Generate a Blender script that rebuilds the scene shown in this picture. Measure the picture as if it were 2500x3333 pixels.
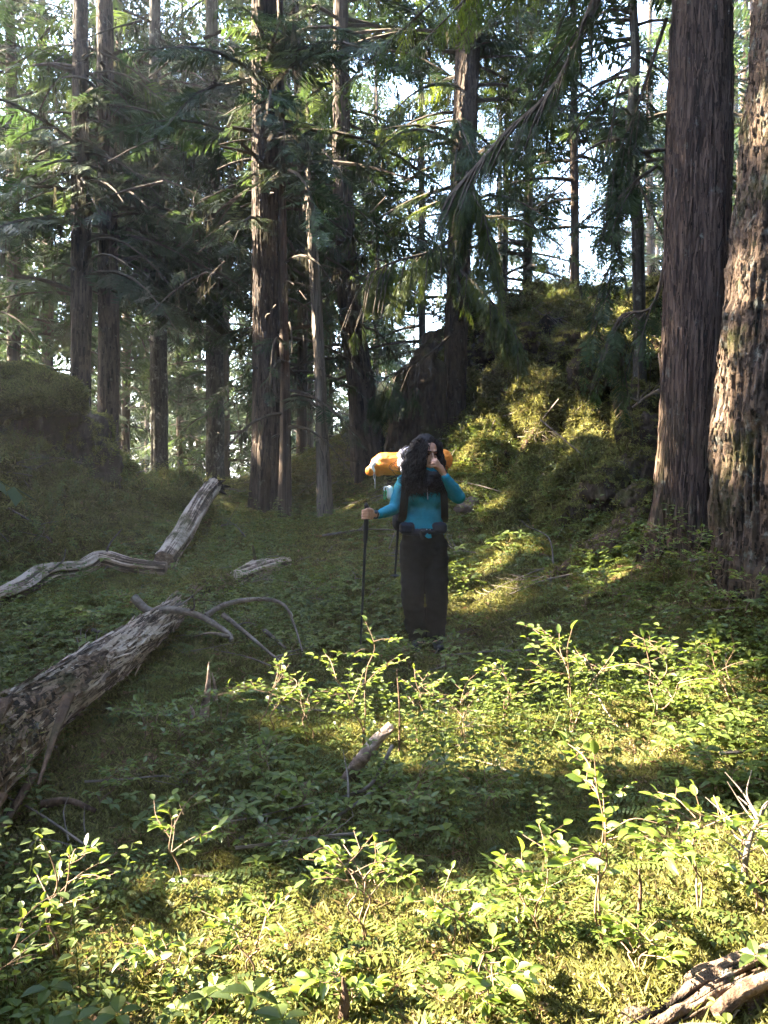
import bpy, math, random
import numpy as np
from mathutils import Vector, Matrix
from mathutils.bvhtree import BVHTree

rng = np.random.default_rng(7)
random.seed(7)
for o in list(bpy.data.objects):
    bpy.data.objects.remove(o)
scene = bpy.context.scene
COL = scene.collection

# ------------------------------------------------------------------ camera, world, sun, exposure
F = 2616.0          # focal length in pixels of the 2500 x 3333 photograph
CAMZ = 1.5
HOR = 1580.0        # row of the horizon
cam_d = bpy.data.cameras.new('camera')
cam = bpy.data.objects.new('camera', cam_d)
COL.objects.link(cam)
scene.camera = cam
cam.location = (0, 0, CAMZ)
cam.rotation_euler = (math.radians(90), 0, 0)
cam_d.sensor_fit = 'VERTICAL'
cam_d.sensor_height = 36.0
cam_d.lens = 36.0 * F / 3333.0
cam_d.shift_y = -(1666.5 - HOR) / 3333.0
cam_d.clip_start = 0.05
cam_d.clip_end = 6000

SUN_EL = math.radians(31.0)
SUN_AZ = math.radians(9.0)      # how far the sun stands behind the subject, measured from due left
S = np.array([-math.cos(SUN_EL) * math.cos(SUN_AZ), math.cos(SUN_EL) * math.sin(SUN_AZ), math.sin(SUN_EL)])

world = bpy.data.worlds.new("World")
scene.world = world
world.use_nodes = True
wn = world.node_tree.nodes
wn.clear()
wout = wn.new('ShaderNodeOutputWorld')
bg = wn.new('ShaderNodeBackground')
sky = wn.new('ShaderNodeTexSky')
sky.sky_type = 'NISHITA'
sky.sun_disc = False
sky.sun_elevation = SUN_EL
# Blender: rotation 0 puts the sun at +Y, growing clockwise seen from above
sky.sun_rotation = math.atan2(S[0], S[1])
sky.air_density = 1.0
sky.dust_density = 1.5
sky.ozone_density = 1.0
bg.inputs['Strength'].default_value = 0.13
world.node_tree.links.new(sky.outputs[0], bg.inputs['Color'])
world.node_tree.links.new(bg.outputs[0], wout.inputs['Surface'])

sun_d = bpy.data.lights.new('sun', 'SUN')
sun_d.energy = 5.0
sun_d.angle = math.radians(0.55)
sun_d.color = (1.0, 0.88, 0.68)
sun = bpy.data.objects.new('sun', sun_d)
COL.objects.link(sun)
sun.location = (-20, 3, 20)
sun.rotation_euler = Vector(S).to_track_quat('Z', 'Y').to_euler()

vs = scene.view_settings
scene.display_settings.display_device = 'sRGB'
vs.view_transform = 'Standard'
vs.look = 'None'
vs.gamma = 1.0
vs.use_curve_mapping = False
vs.exposure = 4.85
cy = scene.cycles
cy.use_denoising = True
cy.denoiser = 'OPENIMAGEDENOISE'
cy.denoising_prefilter = 'ACCURATE'
cy.max_bounces = 7
cy.diffuse_bounces = 4
cy.transmission_bounces = 5
cy.transparent_max_bounces = 8
cy.sample_clamp_indirect = 6.0
cy.caustics_reflective = False
cy.caustics_refractive = False


# ------------------------------------------------------------------ numeric helpers
def P(px, py, Y):
    """the place at distance Y that the photograph shows at pixel (px, py)"""
    return np.array([(px - 1250.0) / F * Y, Y, CAMZ - (py - HOR) / F * Y])


def _hash(i, j, k, seed):
    h = (i * 374761393 + j * 668265263 + k * 2147483647 + seed * 1274126177) & 0xFFFFFFFF
    h = ((h ^ (h >> 13)) * 1274126177) & 0xFFFFFFFF
    h = ((h ^ (h >> 16)) * 2246822519) & 0xFFFFFFFF
    h = h ^ (h >> 15)
    return (h & 0xFFFFFF) / float(0xFFFFFF)


def vnoise(p, seed=0):
    p = np.asarray(p, float)
    f = np.floor(p)
    i = f.astype(np.int64)
    t = p - f
    t = t * t * (3 - 2 * t)
    out = 0
    for dx in (0, 1):
        wx = t[..., 0] if dx else 1 - t[..., 0]
        for dy in (0, 1):
            wy = t[..., 1] if dy else 1 - t[..., 1]
            for dz in (0, 1):
                wz = t[..., 2] if dz else 1 - t[..., 2]
                out = out + wx * wy * wz * _hash(i[..., 0] + dx, i[..., 1] + dy, i[..., 2] + dz, seed)
    return out * 2 - 1


def fbm(p, octv=4, seed=0, gain=0.5):
    p = np.asarray(p, float)
    a, s, n = 0.0, 1.0, 0.0
    for o in range(octv):
        a = a + s * vnoise(p * (2.03 ** o) + 17.3 * o, seed + o * 31)
        n += s
        s *= gain
    return a / n


def ridged(p, octv=3, seed=0):
    a, s, n = 0.0, 1.0, 0.0
    for o in range(octv):
        a = a + s * (1 - 2 * np.abs(vnoise(p * (2.1 ** o) + 5.1 * o, seed + o * 13)))
        n += s
        s *= 0.5
    return a / n


def smooth(a, b, x):
    t = np.clip((x - a) / (b - a), 0, 1)
    return t * t * (3 - 2 * t)


def norm(v):
    v = np.asarray(v, float)
    return v / (np.linalg.norm(v, axis=-1, keepdims=True) + 1e-12)


# ------------------------------------------------------------------ mesh helpers
class Buf:
    """collects vertices and faces for one mesh; 'v' is a per-vertex variation value"""

    def __init__(self):
        self.V, self.A = [], []
        self.F = []       # (faces array, material index)
        self.n = 0

    def add(self, v, f, a=0.5, m=0):
        v = np.asarray(v, float).reshape(-1, 3)
        f = np.asarray(f, np.int64)
        if len(v) == 0 or len(f) == 0:
            return
        self.V.append(v)
        self.A.append(np.broadcast_to(np.asarray(a, float), (len(v),)).copy())
        self.F.append((f + self.n, m))
        self.n += len(v)

    def mesh(self, name, mats, smooth_=True):
        me = bpy.data.meshes.new(name)
        V = np.concatenate(self.V)
        A = np.concatenate(self.A)
        me.vertices.add(len(V))
        me.vertices.foreach_set('co', V.astype(np.float32).ravel())
        nl = sum(f.size for f, _ in self.F)
        npoly = sum(len(f) for f, _ in self.F)
        me.loops.add(nl)
        me.polygons.add(npoly)
        li = np.concatenate([f.ravel() for f, _ in self.F]).astype(np.int32)
        sizes = np.concatenate([np.full(len(f), f.shape[1], np.int32) for f, _ in self.F])
        starts = np.concatenate([[0], np.cumsum(sizes)[:-1]]).astype(np.int32)
        mi = np.concatenate([np.full(len(f), m, np.int32) for f, m in self.F])
        me.loops.foreach_set('vertex_index', li)
        me.polygons.foreach_set('loop_start', starts)
        me.polygons.foreach_set('loop_total', sizes)
        me.polygons.foreach_set('material_index', mi)
        me.polygons.foreach_set('use_smooth', np.full(npoly, smooth_, bool))
        at = me.attributes.new('v', 'FLOAT', 'POINT')
        at.data.foreach_set('value', A.astype(np.float32))
        for m in (mats if isinstance(mats, (list, tuple)) else [mats]):
            me.materials.append(m)
        me.update(calc_edges=True)
        me.validate()
        return me


def link(name, data, parent=None, loc=None, **props):
    o = bpy.data.objects.new(name, data)
    COL.objects.link(o)
    if parent is not None:
        o.parent = parent
    if loc is not None:
        o.location = tuple(loc)
    for k, v in props.items():
        o[k] = v
    return o


def thing(name, loc, label, category, group=None):
    o = link(name, None, loc=loc, label=label, category=category)
    o.empty_display_size = 0.1
    if group:
        o['group'] = group
    return o


def part(name, buf, mats, parent, base=None, smooth_=True, **props):
    """one mesh object under parent; the buffer holds world coordinates, parent sits at base"""
    if base is None and parent is not None:
        base = np.array(parent.location)
    if base is not None:
        buf.V = [v - base for v in buf.V]
    return link(name, buf.mesh(name, mats, smooth_), parent, **props)


def catmull(pts, n):
    pts = np.asarray(pts, float)
    if len(pts) == 2:
        t = np.linspace(0, 1, n)[:, None]
        return pts[0] * (1 - t) + pts[1] * t
    P_ = np.vstack([2 * pts[0] - pts[1], pts, 2 * pts[-1] - pts[-2]])
    m = len(pts) - 1
    u = np.linspace(0, m - 1e-9, n)
    i = np.floor(u).astype(int)
    t = (u - i)[:, None]
    p0, p1, p2, p3 = P_[i], P_[i + 1], P_[i + 2], P_[i + 3]
    return 0.5 * (2 * p1 + (p2 - p0) * t + (2 * p0 - 5 * p1 + 4 * p2 - p3) * t ** 2 + (3 * p1 - p0 - 3 * p2 + p3) * t ** 3)


def frames(c):
    t = norm(np.gradient(c, axis=0))
    ref = np.array([0, 0, 1.0]) if abs(t[0][2]) < 0.9 else np.array([1.0, 0, 0])
    a = np.zeros_like(c)
    v = norm(np.cross(t[0], ref))
    for i in range(len(c)):
        v = v - t[i] * np.dot(v, t[i])
        v = v / (np.linalg.norm(v) + 1e-12)
        a[i] = v
    b = np.cross(t, a)
    return t, a, b


def tube(buf, pts, r, seg=6, n=None, a=0.5, m=0, rough=0.0, seed=0, cap=True, squash=1.0, rfun=None):
    """tapered tube along a smoothed path"""
    pts = np.asarray(pts, float)
    n = n or max(2, len(pts) * 3)
    c = catmull(pts, n)
    r = np.interp(np.linspace(0, 1, n), np.linspace(0, 1, len(np.atleast_1d(r))), np.atleast_1d(r)) if np.size(r) > 1 else np.full(n, float(r))
    t, A, B = frames(c)
    th = np.linspace(0, 2 * np.pi, seg, endpoint=False)
    ring = np.cos(th)[None, :, None] * A[:, None, :] + squash * np.sin(th)[None, :, None] * B[:, None, :]
    rr = np.repeat(r[:, None], seg, 1)
    if rfun is not None:
        fac = rfun(np.linspace(0, 1, n)[:, None], th[None, :], c)
        rr = rr * fac
        a = np.clip(0.5 + (fac - fac.mean()) * 3.2, 0, 1).ravel()
        acap = 0.5
    else:
        acap = a
    if rough:
        q = c[:, None, :] * (0.35 / max(1e-3, r.max())) + ring * 1.1
        rr = rr * (1 + rough * fbm(q, 3, seed))
    V = c[:, None, :] + ring * rr[..., None]
    i = np.arange(n - 1)[:, None] * seg
    j = np.arange(seg)[None, :]
    j2 = (j + 1) % seg
    Fq = np.stack([i + j, i + j2, i + seg + j2, i + seg + j], -1).reshape(-1, 4)
    V = V.reshape(-1, 3)
    buf.add(V, Fq, a, m)
    if cap:
        for k, cc, fl in ((0, c[0] - t[0] * r[0] * 0.15, True), (n - 1, c[-1] + t[-1] * r[-1] * 0.3, False)):
            base = buf.n
            ringv = V[k * seg:(k + 1) * seg]
            buf.add(np.vstack([ringv, cc]), [[(q + 1) % seg, q, seg] if fl else [q, (q + 1) % seg, seg] for q in range(seg)], acap, m)
    return c


def stamp(buf, tv, tf, pos, X, Y_, Z, scale, a=0.5, m=0):
    """copies a small template to many places: X,Y_,Z are the axes of each copy"""
    k = len(pos)
    if k == 0:
        return
    sc = np.broadcast_to(np.asarray(scale, float).reshape(-1, 1, 1) if np.ndim(scale) <= 1 else np.asarray(scale)[:, None, :], (k, 1, 1) if np.ndim(scale) <= 1 else (k, 1, 3))
    T = np.broadcast_to(tv[None], (k,) + tv.shape) * sc
    V = pos[:, None, :] + T[..., 0:1] * X[:, None, :] + T[..., 1:2] * Y_[:, None, :] + T[..., 2:3] * Z[:, None, :]
    Fs = tf[None] + (np.arange(k) * len(tv))[:, None, None]
    av = np.repeat(np.broadcast_to(np.asarray(a, float), (k,)), len(tv))
    buf.add(V.reshape(-1, 3), Fs.reshape(-1, tf.shape[1]), av, m)


def axes_from(X, up=(0, 0, 1), roll=0.0):
    X = norm(X)
    U = np.broadcast_to(np.asarray(up, float), X.shape)
    Yv = norm(np.cross(U, X))
    Z = np.cross(X, Yv)
    r = np.asarray(roll)[..., None] if np.ndim(roll) else roll
    c, s = np.cos(r), np.sin(r)
    Y2 = Yv * c + Z * s
    return X, Y2, np.cross(X, Y2)


# ------------------------------------------------------------------ materials
def new_mat(name):
    m = bpy.data.materials.new(name)
    m.use_nodes = True
    nt = m.node_tree
    nt.nodes.clear()
    out = nt.nodes.new('ShaderNodeOutputMaterial')
    return m, nt, out


def N(nt, kind, **kw):
    n = nt.nodes.new(kind)
    for k, v in kw.items():
        if k in n.inputs.keys():
            n.inputs[k].default_value = v
        else:
            setattr(n, k, v)
    return n


def ramp(nt, fac, stops):
    r = nt.nodes.new('ShaderNodeValToRGB')
    el = r.color_ramp.elements
    while len(el) < len(stops):
        el.new(0.5)
    for e, (p, c) in zip(el, stops):
        e.position = p
        e.color = (c[0], c[1], c[2], 1)
    nt.links.new(fac, r.inputs[0])
    return r.outputs[0]


def mixc(nt, fac, a, b, mode='MIX'):
    n = nt.nodes.new('ShaderNodeMix')
    n.data_type = 'RGBA'
    n.blend_type = mode
    for s, v in ((n.inputs[0], fac), (n.inputs[6], a), (n.inputs[7], b)):
        if hasattr(v, 'is_output'):
            nt.links.new(v, s)
        elif isinstance(v, (int, float)):
            s.default_value = v
        else:
            s.default_value = (v[0], v[1], v[2], 1)
    return n.outputs[2]


def noise(nt, vec, scale, detail=4, rough=0.55, dist=0.0):
    n = N(nt, 'ShaderNodeTexNoise')
    n.inputs['Scale'].default_value = scale
    n.inputs['Detail'].default_value = detail
    n.inputs['Roughness'].default_value = rough
    n.inputs['Distortion'].default_value = dist
    if vec is not None:
        nt.links.new(vec, n.inputs['Vector'])
    return n.outputs['Fac']


def coords(nt, scale=(1, 1, 1), kind='Object'):
    tc = nt.nodes.new('ShaderNodeTexCoord')
    mp = nt.nodes.new('ShaderNodeMapping')
    mp.inputs['Scale'].default_value = scale
    nt.links.new(tc.outputs[kind], mp.inputs['Vector'])
    return mp.outputs[0]


def mathn(nt, op, a, b=0.0, clamp=False):
    n = nt.nodes.new('ShaderNodeMath')
    n.operation = op
    n.use_clamp = clamp
    for s, v in ((n.inputs[0], a), (n.inputs[1], b)):
        if hasattr(v, 'is_output'):
            nt.links.new(v, s)
        else:
            s.default_value = v
    return n.outputs[0]


def principled(nt, out, color, rough=0.8, spec=0.3, bump=None, bump_d=0.01, bump_s=1.0):
    b = nt.nodes.new('ShaderNodeBsdfPrincipled')
    if hasattr(color, 'is_output'):
        nt.links.new(color, b.inputs['Base Color'])
    else:
        b.inputs['Base Color'].default_value = (*color, 1)
    if hasattr(rough, 'is_output'):
        nt.links.new(rough, b.inputs['Roughness'])
    else:
        b.inputs['Roughness'].default_value = rough
    b.inputs['Specular IOR Level'].default_value = spec
    if bump is not None:
        bn = nt.nodes.new('ShaderNodeBump')
        bn.inputs['Strength'].default_value = bump_s
        bn.inputs['Distance'].default_value = bump_d
        nt.links.new(bump, bn.inputs['Height'])
        nt.links.new(bn.outputs[0], b.inputs['Normal'])
    nt.links.new(b.outputs[0], out.inputs['Surface'])
    return b


def leaf_mat(name, c0, c1, c2, trans=0.4, rough=0.45, spec=0.35, tcol=None, per_instance=False):
    """thin leaf: reflects and lets light through; colour varies leaf by leaf"""
    m, nt, out = new_mat(name)
    if per_instance:
        v = nt.nodes.new('ShaderNodeObjectInfo').outputs['Random']
        at = nt.nodes.new('ShaderNodeAttribute')
        at.attribute_name = 'v'
        v = mathn(nt, 'FRACT', mathn(nt, 'ADD', v, mathn(nt, 'MULTIPLY', at.outputs['Fac'], 0.35)))
    else:
        at = nt.nodes.new('ShaderNodeAttribute')
        at.attribute_name = 'v'
        v = at.outputs['Fac']
    col = ramp(nt, v, [(0.0, c0), (0.5, c1), (1.0, c2)])
    pb = principled(nt, out, col, rough, spec)
    tr = nt.nodes.new('ShaderNodeBsdfTranslucent')
    hsv = nt.nodes.new('ShaderNodeHueSaturation')
    hsv.inputs['Hue'].default_value = 0.485
    hsv.inputs['Saturation'].default_value = 1.1
    hsv.inputs['Value'].default_value = 1.7
    nt.links.new(col, hsv.inputs['Color'])
    nt.links.new(hsv.outputs[0], tr.inputs['Color'])
    mx = nt.nodes.new('ShaderNodeMixShader')
    mx.inputs[0].default_value = trans
    nt.links.new(pb.outputs[0], mx.inputs[1])
    nt.links.new(tr.outputs[0], mx.inputs[2])
    nt.links.new(mx.outputs[0], out.inputs['Surface'])
    return m


def bark_mat(name, dark, mid, light, vscale=(14, 14, 1.6), moss=0.0, lichen=0.15, bump_d=0.02, moss_low=0.0, mosscol=(0.042, 0.042, 0.012), vw=0.42):
    m, nt, out = new_mat(name)
    c = coords(nt, vscale)
    n1 = noise(nt, c, 1.0, 6, 0.6, 0.4)
    c2 = coords(nt, (vscale[0] * 3.2, vscale[1] * 3.2, vscale[2] * 5))
    n2 = noise(nt, c2, 1.0, 4, 0.6)
    h = mathn(nt, 'ADD', n1, mathn(nt, 'MULTIPLY', n2, 0.45))
    at = nt.nodes.new('ShaderNodeAttribute')
    at.attribute_name = 'v'
    h2 = mathn(nt, 'ADD', mathn(nt, 'MULTIPLY', h, 0.7), mathn(nt, 'MULTIPLY', at.outputs['Fac'], vw))
    col = ramp(nt, h2, [(0.29 + vw * .55, dark), (0.44 + vw * .58, mid), (0.63 + vw * .60, light)])
    c3 = coords(nt, (1.3, 1.3, 0.5))
    big = noise(nt, c3, 1.0, 3)
    col = mixc(nt, mathn(nt, 'MULTIPLY', big, 0.5), col, tuple(x * 0.55 for x in mid))
    if lichen:
        c4 = coords(nt, (9, 9, 7))
        ln = noise(nt, c4, 1.0, 5, 0.7)
        f = mathn(nt, 'MULTIPLY', mathn(nt, 'SUBTRACT', ln, 0.66 - lichen * 0.35), 9.0, True)
        col = mixc(nt, f, col, (0.15, 0.15, 0.125))
    if moss:
        c5 = coords(nt, (2.2, 2.2, 1.6))
        mn = noise(nt, c5, 1.0, 6, 0.7)
        f = mathn(nt, 'MULTIPLY', mathn(nt, 'SUBTRACT', mn, 0.62 - moss * 0.3), 7.0, True)
        if moss_low:
            tc = nt.nodes.new('ShaderNodeTexCoord')
            sp = nt.nodes.new('ShaderNodeSeparateXYZ')
            nt.links.new(tc.outputs['Object'], sp.inputs[0])
            g = mathn(nt, 'SUBTRACT', 1.0, mathn(nt, 'DIVIDE', sp.outputs[2], moss_low), True)
            f = mathn(nt, 'MULTIPLY', f, g, True)
        col = mixc(nt, f, col, mosscol)
    principled(nt, out, col, 0.92, 0.2, h, bump_d)
    return m


def plain_mat(name, c, rough=0.7, spec=0.4, nscale=30, var=0.25, bump_d=0.002, metallic=0.0):
    m, nt, out = new_mat(name)
    nf = noise(nt, coords(nt), nscale, 4)
    col = ramp(nt, nf, [(0.25, tuple(x * (1 - var) for x in c)), (0.75, tuple(min(1, x * (1 + var)) for x in c))])
    b = principled(nt, out, col, rough, spec, nf, bump_d)
    b.inputs['Metallic'].default_value = metallic
    return m


M = {}
M['bark_cedar'] = bark_mat('bark_cedar', (0.012, 0.008, 0.006), (0.055, 0.034, 0.026), (0.135, 0.090, 0.068), (16, 16, 0.9), moss=0.6, moss_low=1.6, lichen=0.12, bump_d=0.03, vw=0.6)
M['bark_gnarled'] = bark_mat('bark_gnarled', (0.008, 0.006, 0.004), (0.040, 0.026, 0.018), (0.115, 0.078, 0.055), (9, 9, 4), moss=0.3, lichen=0.28, bump_d=0.05, vw=0.7)
M['bark_brown'] = bark_mat('bark_brown', (0.008, 0.006, 0.005), (0.044, 0.030, 0.022), (0.095, 0.068, 0.052), (15, 15, 1.4), moss=0.25, moss_low=1.4, lichen=0.1, bump_d=0.03)
M['bark_grey'] = bark_mat('bark_grey', (0.012, 0.010, 0.007), (0.039, 0.033, 0.027), (0.082, 0.073, 0.060), (12, 12, 2.6), moss=0.3, moss_low=2.0, lichen=0.3, bump_d=0.025)
M['wood_snag'] = bark_mat('wood_snag', (0.04, 0.03, 0.024), (0.12, 0.095, 0.075), (0.22, 0.18, 0.145), (20, 20, 0.7), lichen=0.0, bump_d=0.012)
M['wood_grey'] = bark_mat('wood_grey', (0.03, 0.024, 0.02), (0.095, 0.078, 0.066), (0.21, 0.18, 0.155), (14, 14, 14), moss=0.15, lichen=0.25, bump_d=0.012)
M['twig_dead'] = plain_mat('twig_dead', (0.13, 0.105, 0.085), 0.9, 0.2, 25, 0.45, 0.003)
M['twig'] = plain_mat('twig', (0.055, 0.042, 0.032), 0.9, 0.2, 20, 0.4, 0.004)
M['stem'] = plain_mat('stem', (0.13, 0.082, 0.048), 0.7, 0.3, 25, 0.35, 0.001)
M['needles'] = leaf_mat('needles', (0.024, 0.026, 0.014), (0.018, 0.034, 0.012), (0.048, 0.070, 0.020), 0.35, 0.6, 0.25)
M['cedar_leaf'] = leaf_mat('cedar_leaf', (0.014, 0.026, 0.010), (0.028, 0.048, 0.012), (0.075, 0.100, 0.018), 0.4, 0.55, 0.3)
M['lichen'] = leaf_mat('lichen', (0.024, 0.022, 0.015), (0.042, 0.040, 0.025), (0.075, 0.070, 0.042), 0.35, 0.9, 0.1)
M['leaf_shrub'] = leaf_mat('leaf_shrub', (0.050, 0.082, 0.018), (0.090, 0.130, 0.024), (0.140, 0.180, 0.034), 0.45, 0.38, 0.5)
M['leaf_obj'] = leaf_mat('leaf_obj', (0.055, 0.088, 0.018), (0.098, 0.142, 0.024), (0.155, 0.20, 0.038), 0.45, 0.38, 0.5, per_instance=True)
M['leaf_low'] = leaf_mat('leaf_low', (0.034, 0.052, 0.011), (0.066, 0.092, 0.018), (0.11, 0.138, 0.028), 0.4, 0.5, 0.3, per_instance=True)
M['moss_blade'] = leaf_mat('moss_blade', (0.066, 0.052, 0.026), (0.092, 0.100, 0.028), (0.19, 0.185, 0.065), 0.35, 0.8, 0.1, per_instance=True)
M['litter'] = leaf_mat('litter', (0.06, 0.035, 0.018), (0.15, 0.085, 0.045), (0.26, 0.17, 0.09), 0.15, 0.8, 0.2, per_instance=True)


def ground_mat():
    m, nt, out = new_mat('forest_floor')
    c = coords(nt)
    n1 = noise(nt, c, 1.1, 6, 0.6)
    n2 = noise(nt, c, 14, 6, 0.7)
    n3 = noise(nt, c, 70, 4, 0.7)
    moss = ramp(nt, n2, [(0.3, (0.026, 0.028, 0.009)), (0.55, (0.085, 0.088, 0.020)), (0.8, (0.16, 0.14, 0.035))])
    soil = ramp(nt, n2, [(0.3, (0.018, 0.011, 0.007)), (0.6, (0.060, 0.034, 0.018)), (0.85, (0.14, 0.085, 0.045))])
    f = mathn(nt, 'MULTIPLY', mathn(nt, 'SUBTRACT', n1, 0.46), 6.0, True)
    f = mathn(nt, 'MULTIPLY', f, 0.7)
    col = mixc(nt, f, moss, soil)
    at = nt.nodes.new('ShaderNodeAttribute')
    at.attribute_name = 'v'
    earth_c = ramp(nt, n2, [(0.35, (0.008, 0.006, 0.004)), (0.6, (0.026, 0.017, 0.010)), (0.8, (0.055, 0.036, 0.022))])
    col = mixc(nt, at.outputs['Fac'], col, earth_c)
    h = mathn(nt, 'ADD', mathn(nt, 'MULTIPLY', n2, 1.0), mathn(nt, 'MULTIPLY', n3, 0.5))
    principled(nt, out, col, 0.95, 0.1, h, 0.05)
    return m


M['ground'] = ground_mat()

# ------------------------------------------------------------------ ground
ctrl = [  # px, py, Y
    (1250, 3333, 2.3), (400, 3333, 2.3), (2100, 3300, 2.3), (1250, 2700, 3.5), (700, 2700, 3.55), (1900, 2650, 3.5),
    (0, 2750, 3.5), (100, 2420, 4.3), (320, 2270, 4.9), (620, 2150, 5.6), (1400, 2095, 6.3), (1150, 2110, 6.3), (1700, 2100, 6.0),
    (1300, 2350, 4.9), (900, 2350, 4.9), (0, 1965, 7.0), (300, 1900, 7.5), (540, 1850, 8.0), (900, 1900, 7.5), (1100, 1760, 9.0),
    (700, 1700, 10.0), (900, 1610, 12.0), (700, 1578, 13.0), (1150, 1600, 12.0), (500, 1640, 10.8), (560, 1580, 12.5),
    (90, 1850, 7.9), (330, 1790, 8.4), (340, 1540, 9.8), (230, 1560, 9.0), (100, 1560, 8.6), (-100, 1560, 8.4), (0, 1410, 9.2), (200, 1480, 9.5), (-300, 1390, 9.3),
    (300, 1530, 10.7), (430, 1590, 11.8), (400, 1600, 13.0), (250, 1560, 13.0), (480, 1610, 14.0), (345, 1480, 10.0), (-200, 1900, 7.5), (-400, 2300, 5),
    (1480, 1860, 7.7), (1700, 1860, 7.2), (1950, 1850, 6.9), (1500, 1600, 9.2), (1700, 1580, 8.9), (1600, 1480, 9.7), (1650, 1380, 10.4), (1900, 1580, 8.3),
    (1850, 1330, 9.9), (2080, 1560, 8.0), (2080, 1250, 9.8), (1700, 1060, 12.2), (1850, 1000, 12.8), (2000, 1080, 11.4), (2100, 920, 12.2),
    (1450, 1250, 12.3), (1400, 1420, 11.6), (1300, 1500, 12.0), (2350, 950, 11.0), (2600, 900, 10.5), (2400, 1400, 8.4), (2700, 1600, 7.0),
    (2200, 1770, 6.6), (2130, 1775, 6.7), (2320, 1800, 6.2), (2300, 1740, 7.2), (2420, 1880, 5.7), (2560, 1900, 5.4), (2540, 2200, 4.6), (2050, 2080, 5.6), (2500, 2600, 3.4), (2500, 3050, 2.55), (3000, 2600, 3.2),
    (1420, 1130, 14.0), (1250, 1300, 14.0)]
cp = np.array([P(*c) for c in ctrl])
extra = np.array([(0, -3, 0), (-6, -3, 0.1), (6, -3, 0.4), (0, 0.5, -0.02), (-3, 1, 0.05), (3, 1, 0.2), (-7, 3, 0.6), (7, 3, 1.3), (-9, 9, 2.2), (-8, 13, 2.0),
                  (-7, 18, 1.2), (-3, 18, 0.9), (1, 18, 1.2), (5, 17, 3.6), (9, 16, 5.0), (12, 10, 5.0), (-12, 4, 1.2), (0, 24, 0.0), (8, 24, 2.5), (-10, 24, 0.2),
                  (-4.5, 14, 1.4), (-13, 16, 1.8), (14, 4, 3), (0, 32, -2), (12, 32, 0), (-16, 32, -2)], float)
cp = np.vstack([cp, extra])
XY = cp[:, :2]


def _U(r2):
    return 0.5 * r2 * np.log(r2 + 1e-9)


_K = _U(((XY[:, None] - XY[None]) ** 2).sum(-1)) + np.eye(len(XY)) * 0.004
_Pm = np.hstack([np.ones((len(XY), 1)), XY])
_A = np.block([[_K, _Pm], [_Pm.T, np.zeros((3, 3))]])
_w = np.linalg.solve(_A, np.concatenate([cp[:, 2], np.zeros(3)]))


def h0(x, y):
    """height of the ground without its small relief"""
    shp = np.shape(x)
    q = np.stack([np.ravel(x), np.ravel(y)], -1).astype(float)
    qc = q.copy()
    qc[:, 0] = np.clip(qc[:, 0], -14, 14)
    qc[:, 1] = np.clip(qc[:, 1], -3, 32)
    out = np.zeros(len(q))
    for s in range(0, len(q), 40000):
        e = s + 40000
        r2 = ((qc[s:e, None] - XY[None]) ** 2).sum(-1)
        out[s:e] = _U(r2) @ _w[:-3] + _w[-3] + qc[s:e] @ _w[-2:]
    far = np.maximum(0, q[:, 1] - 32)
    out = out - np.minimum(far * 0.10, 10)
    return out.reshape(shp)


def hillmask(x, y):
    right = smooth(0.6, 1.6, x) * smooth(6.6, 8.2, y + 0.25 * (x - 2))
    left = smooth(-2.6, -3.2, x) * smooth(7.0, 8.2, y)
    return np.maximum(right, left) * (1 - smooth(15, 19, y))


def axis_lines(lo, hi, step, far, ratio=1.16):
    core = list(np.arange(lo, hi + 1e-6, step))
    up, s = [], step
    while (core[-1] if not up else up[-1]) < far:
        s *= ratio
        up.append((up[-1] if up else core[-1]) + s)
    dn, s = [], step
    while (core[0] if not dn else dn[-1]) > -far:
        s *= ratio
        dn.append((dn[-1] if dn else core[0]) - s)
    return np.array(dn[::-1] + core + up)


gx = axis_lines(-6.0, 6.6, 0.045, 1500)
gy = axis_lines(1.2, 14.5, 0.045, 1500)
gy = gy[gy > -60]
GX, GY = np.meshgrid(gx, gy)
GZ = h0(GX, GY)
G = np.stack([GX, GY, GZ], -1)
hm = hillmask(GX, GY)
near = (1 - smooth(25, 60, np.hypot(GX, GY)))
GZ2 = GZ + near * (0.07 * fbm(G * [0.8, 0.8, 0], 4, 3) + 0.035 * fbm(G * [5, 5, 0], 3, 5))
G[..., 2] = GZ2
dzy, dzx = np.gradient(GZ, gy, gx)
GN = norm(np.stack([-dzx, -dzy, np.ones_like(GZ)], -1))
# lumps of moss that hang down the bank: ridges run along the slope
q = np.stack([(GX * 0.77 - GZ * 0.64) * 1.25, (GX + GZ) * 0.33, GY * 0.35], -1)
lump = (0.50 * ridged(q, 3, 21) + 0.26 * fbm(G * 2.3, 3, 22)) * (0.45 + 0.55 * smooth(-1, 1, GX)) + 0.09 * fbm(G * 7, 2, 24)
hollow = smooth(.02, .22, fbm(G * [1.1, .8, 1.5], 4, 55) + .16 * smooth(1.9, 3.0, GX)) * .26
G = G + GN * (hm * (lump - hollow))[..., None]
ny, nx = GX.shape
idx = np.arange(ny * nx).reshape(ny, nx)
GF = np.stack([idx[:-1, :-1], idx[:-1, 1:], idx[1:, 1:], idx[1:, :-1]], -1).reshape(-1, 4)
gb = Buf()
bare = hm * smooth(.02, .22, fbm(G * [1.1, .8, 1.5], 4, 55) + .16 * smooth(1.9, 3.0, GX))  # dark earth, painted into hollows and more at right to deepen the shade
gb.add(G.reshape(-1, 3), GF, bare.ravel())
ground = link('ground', gb.mesh('ground', M['ground']), kind='structure')
GV = G.reshape(-1, 3)
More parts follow.
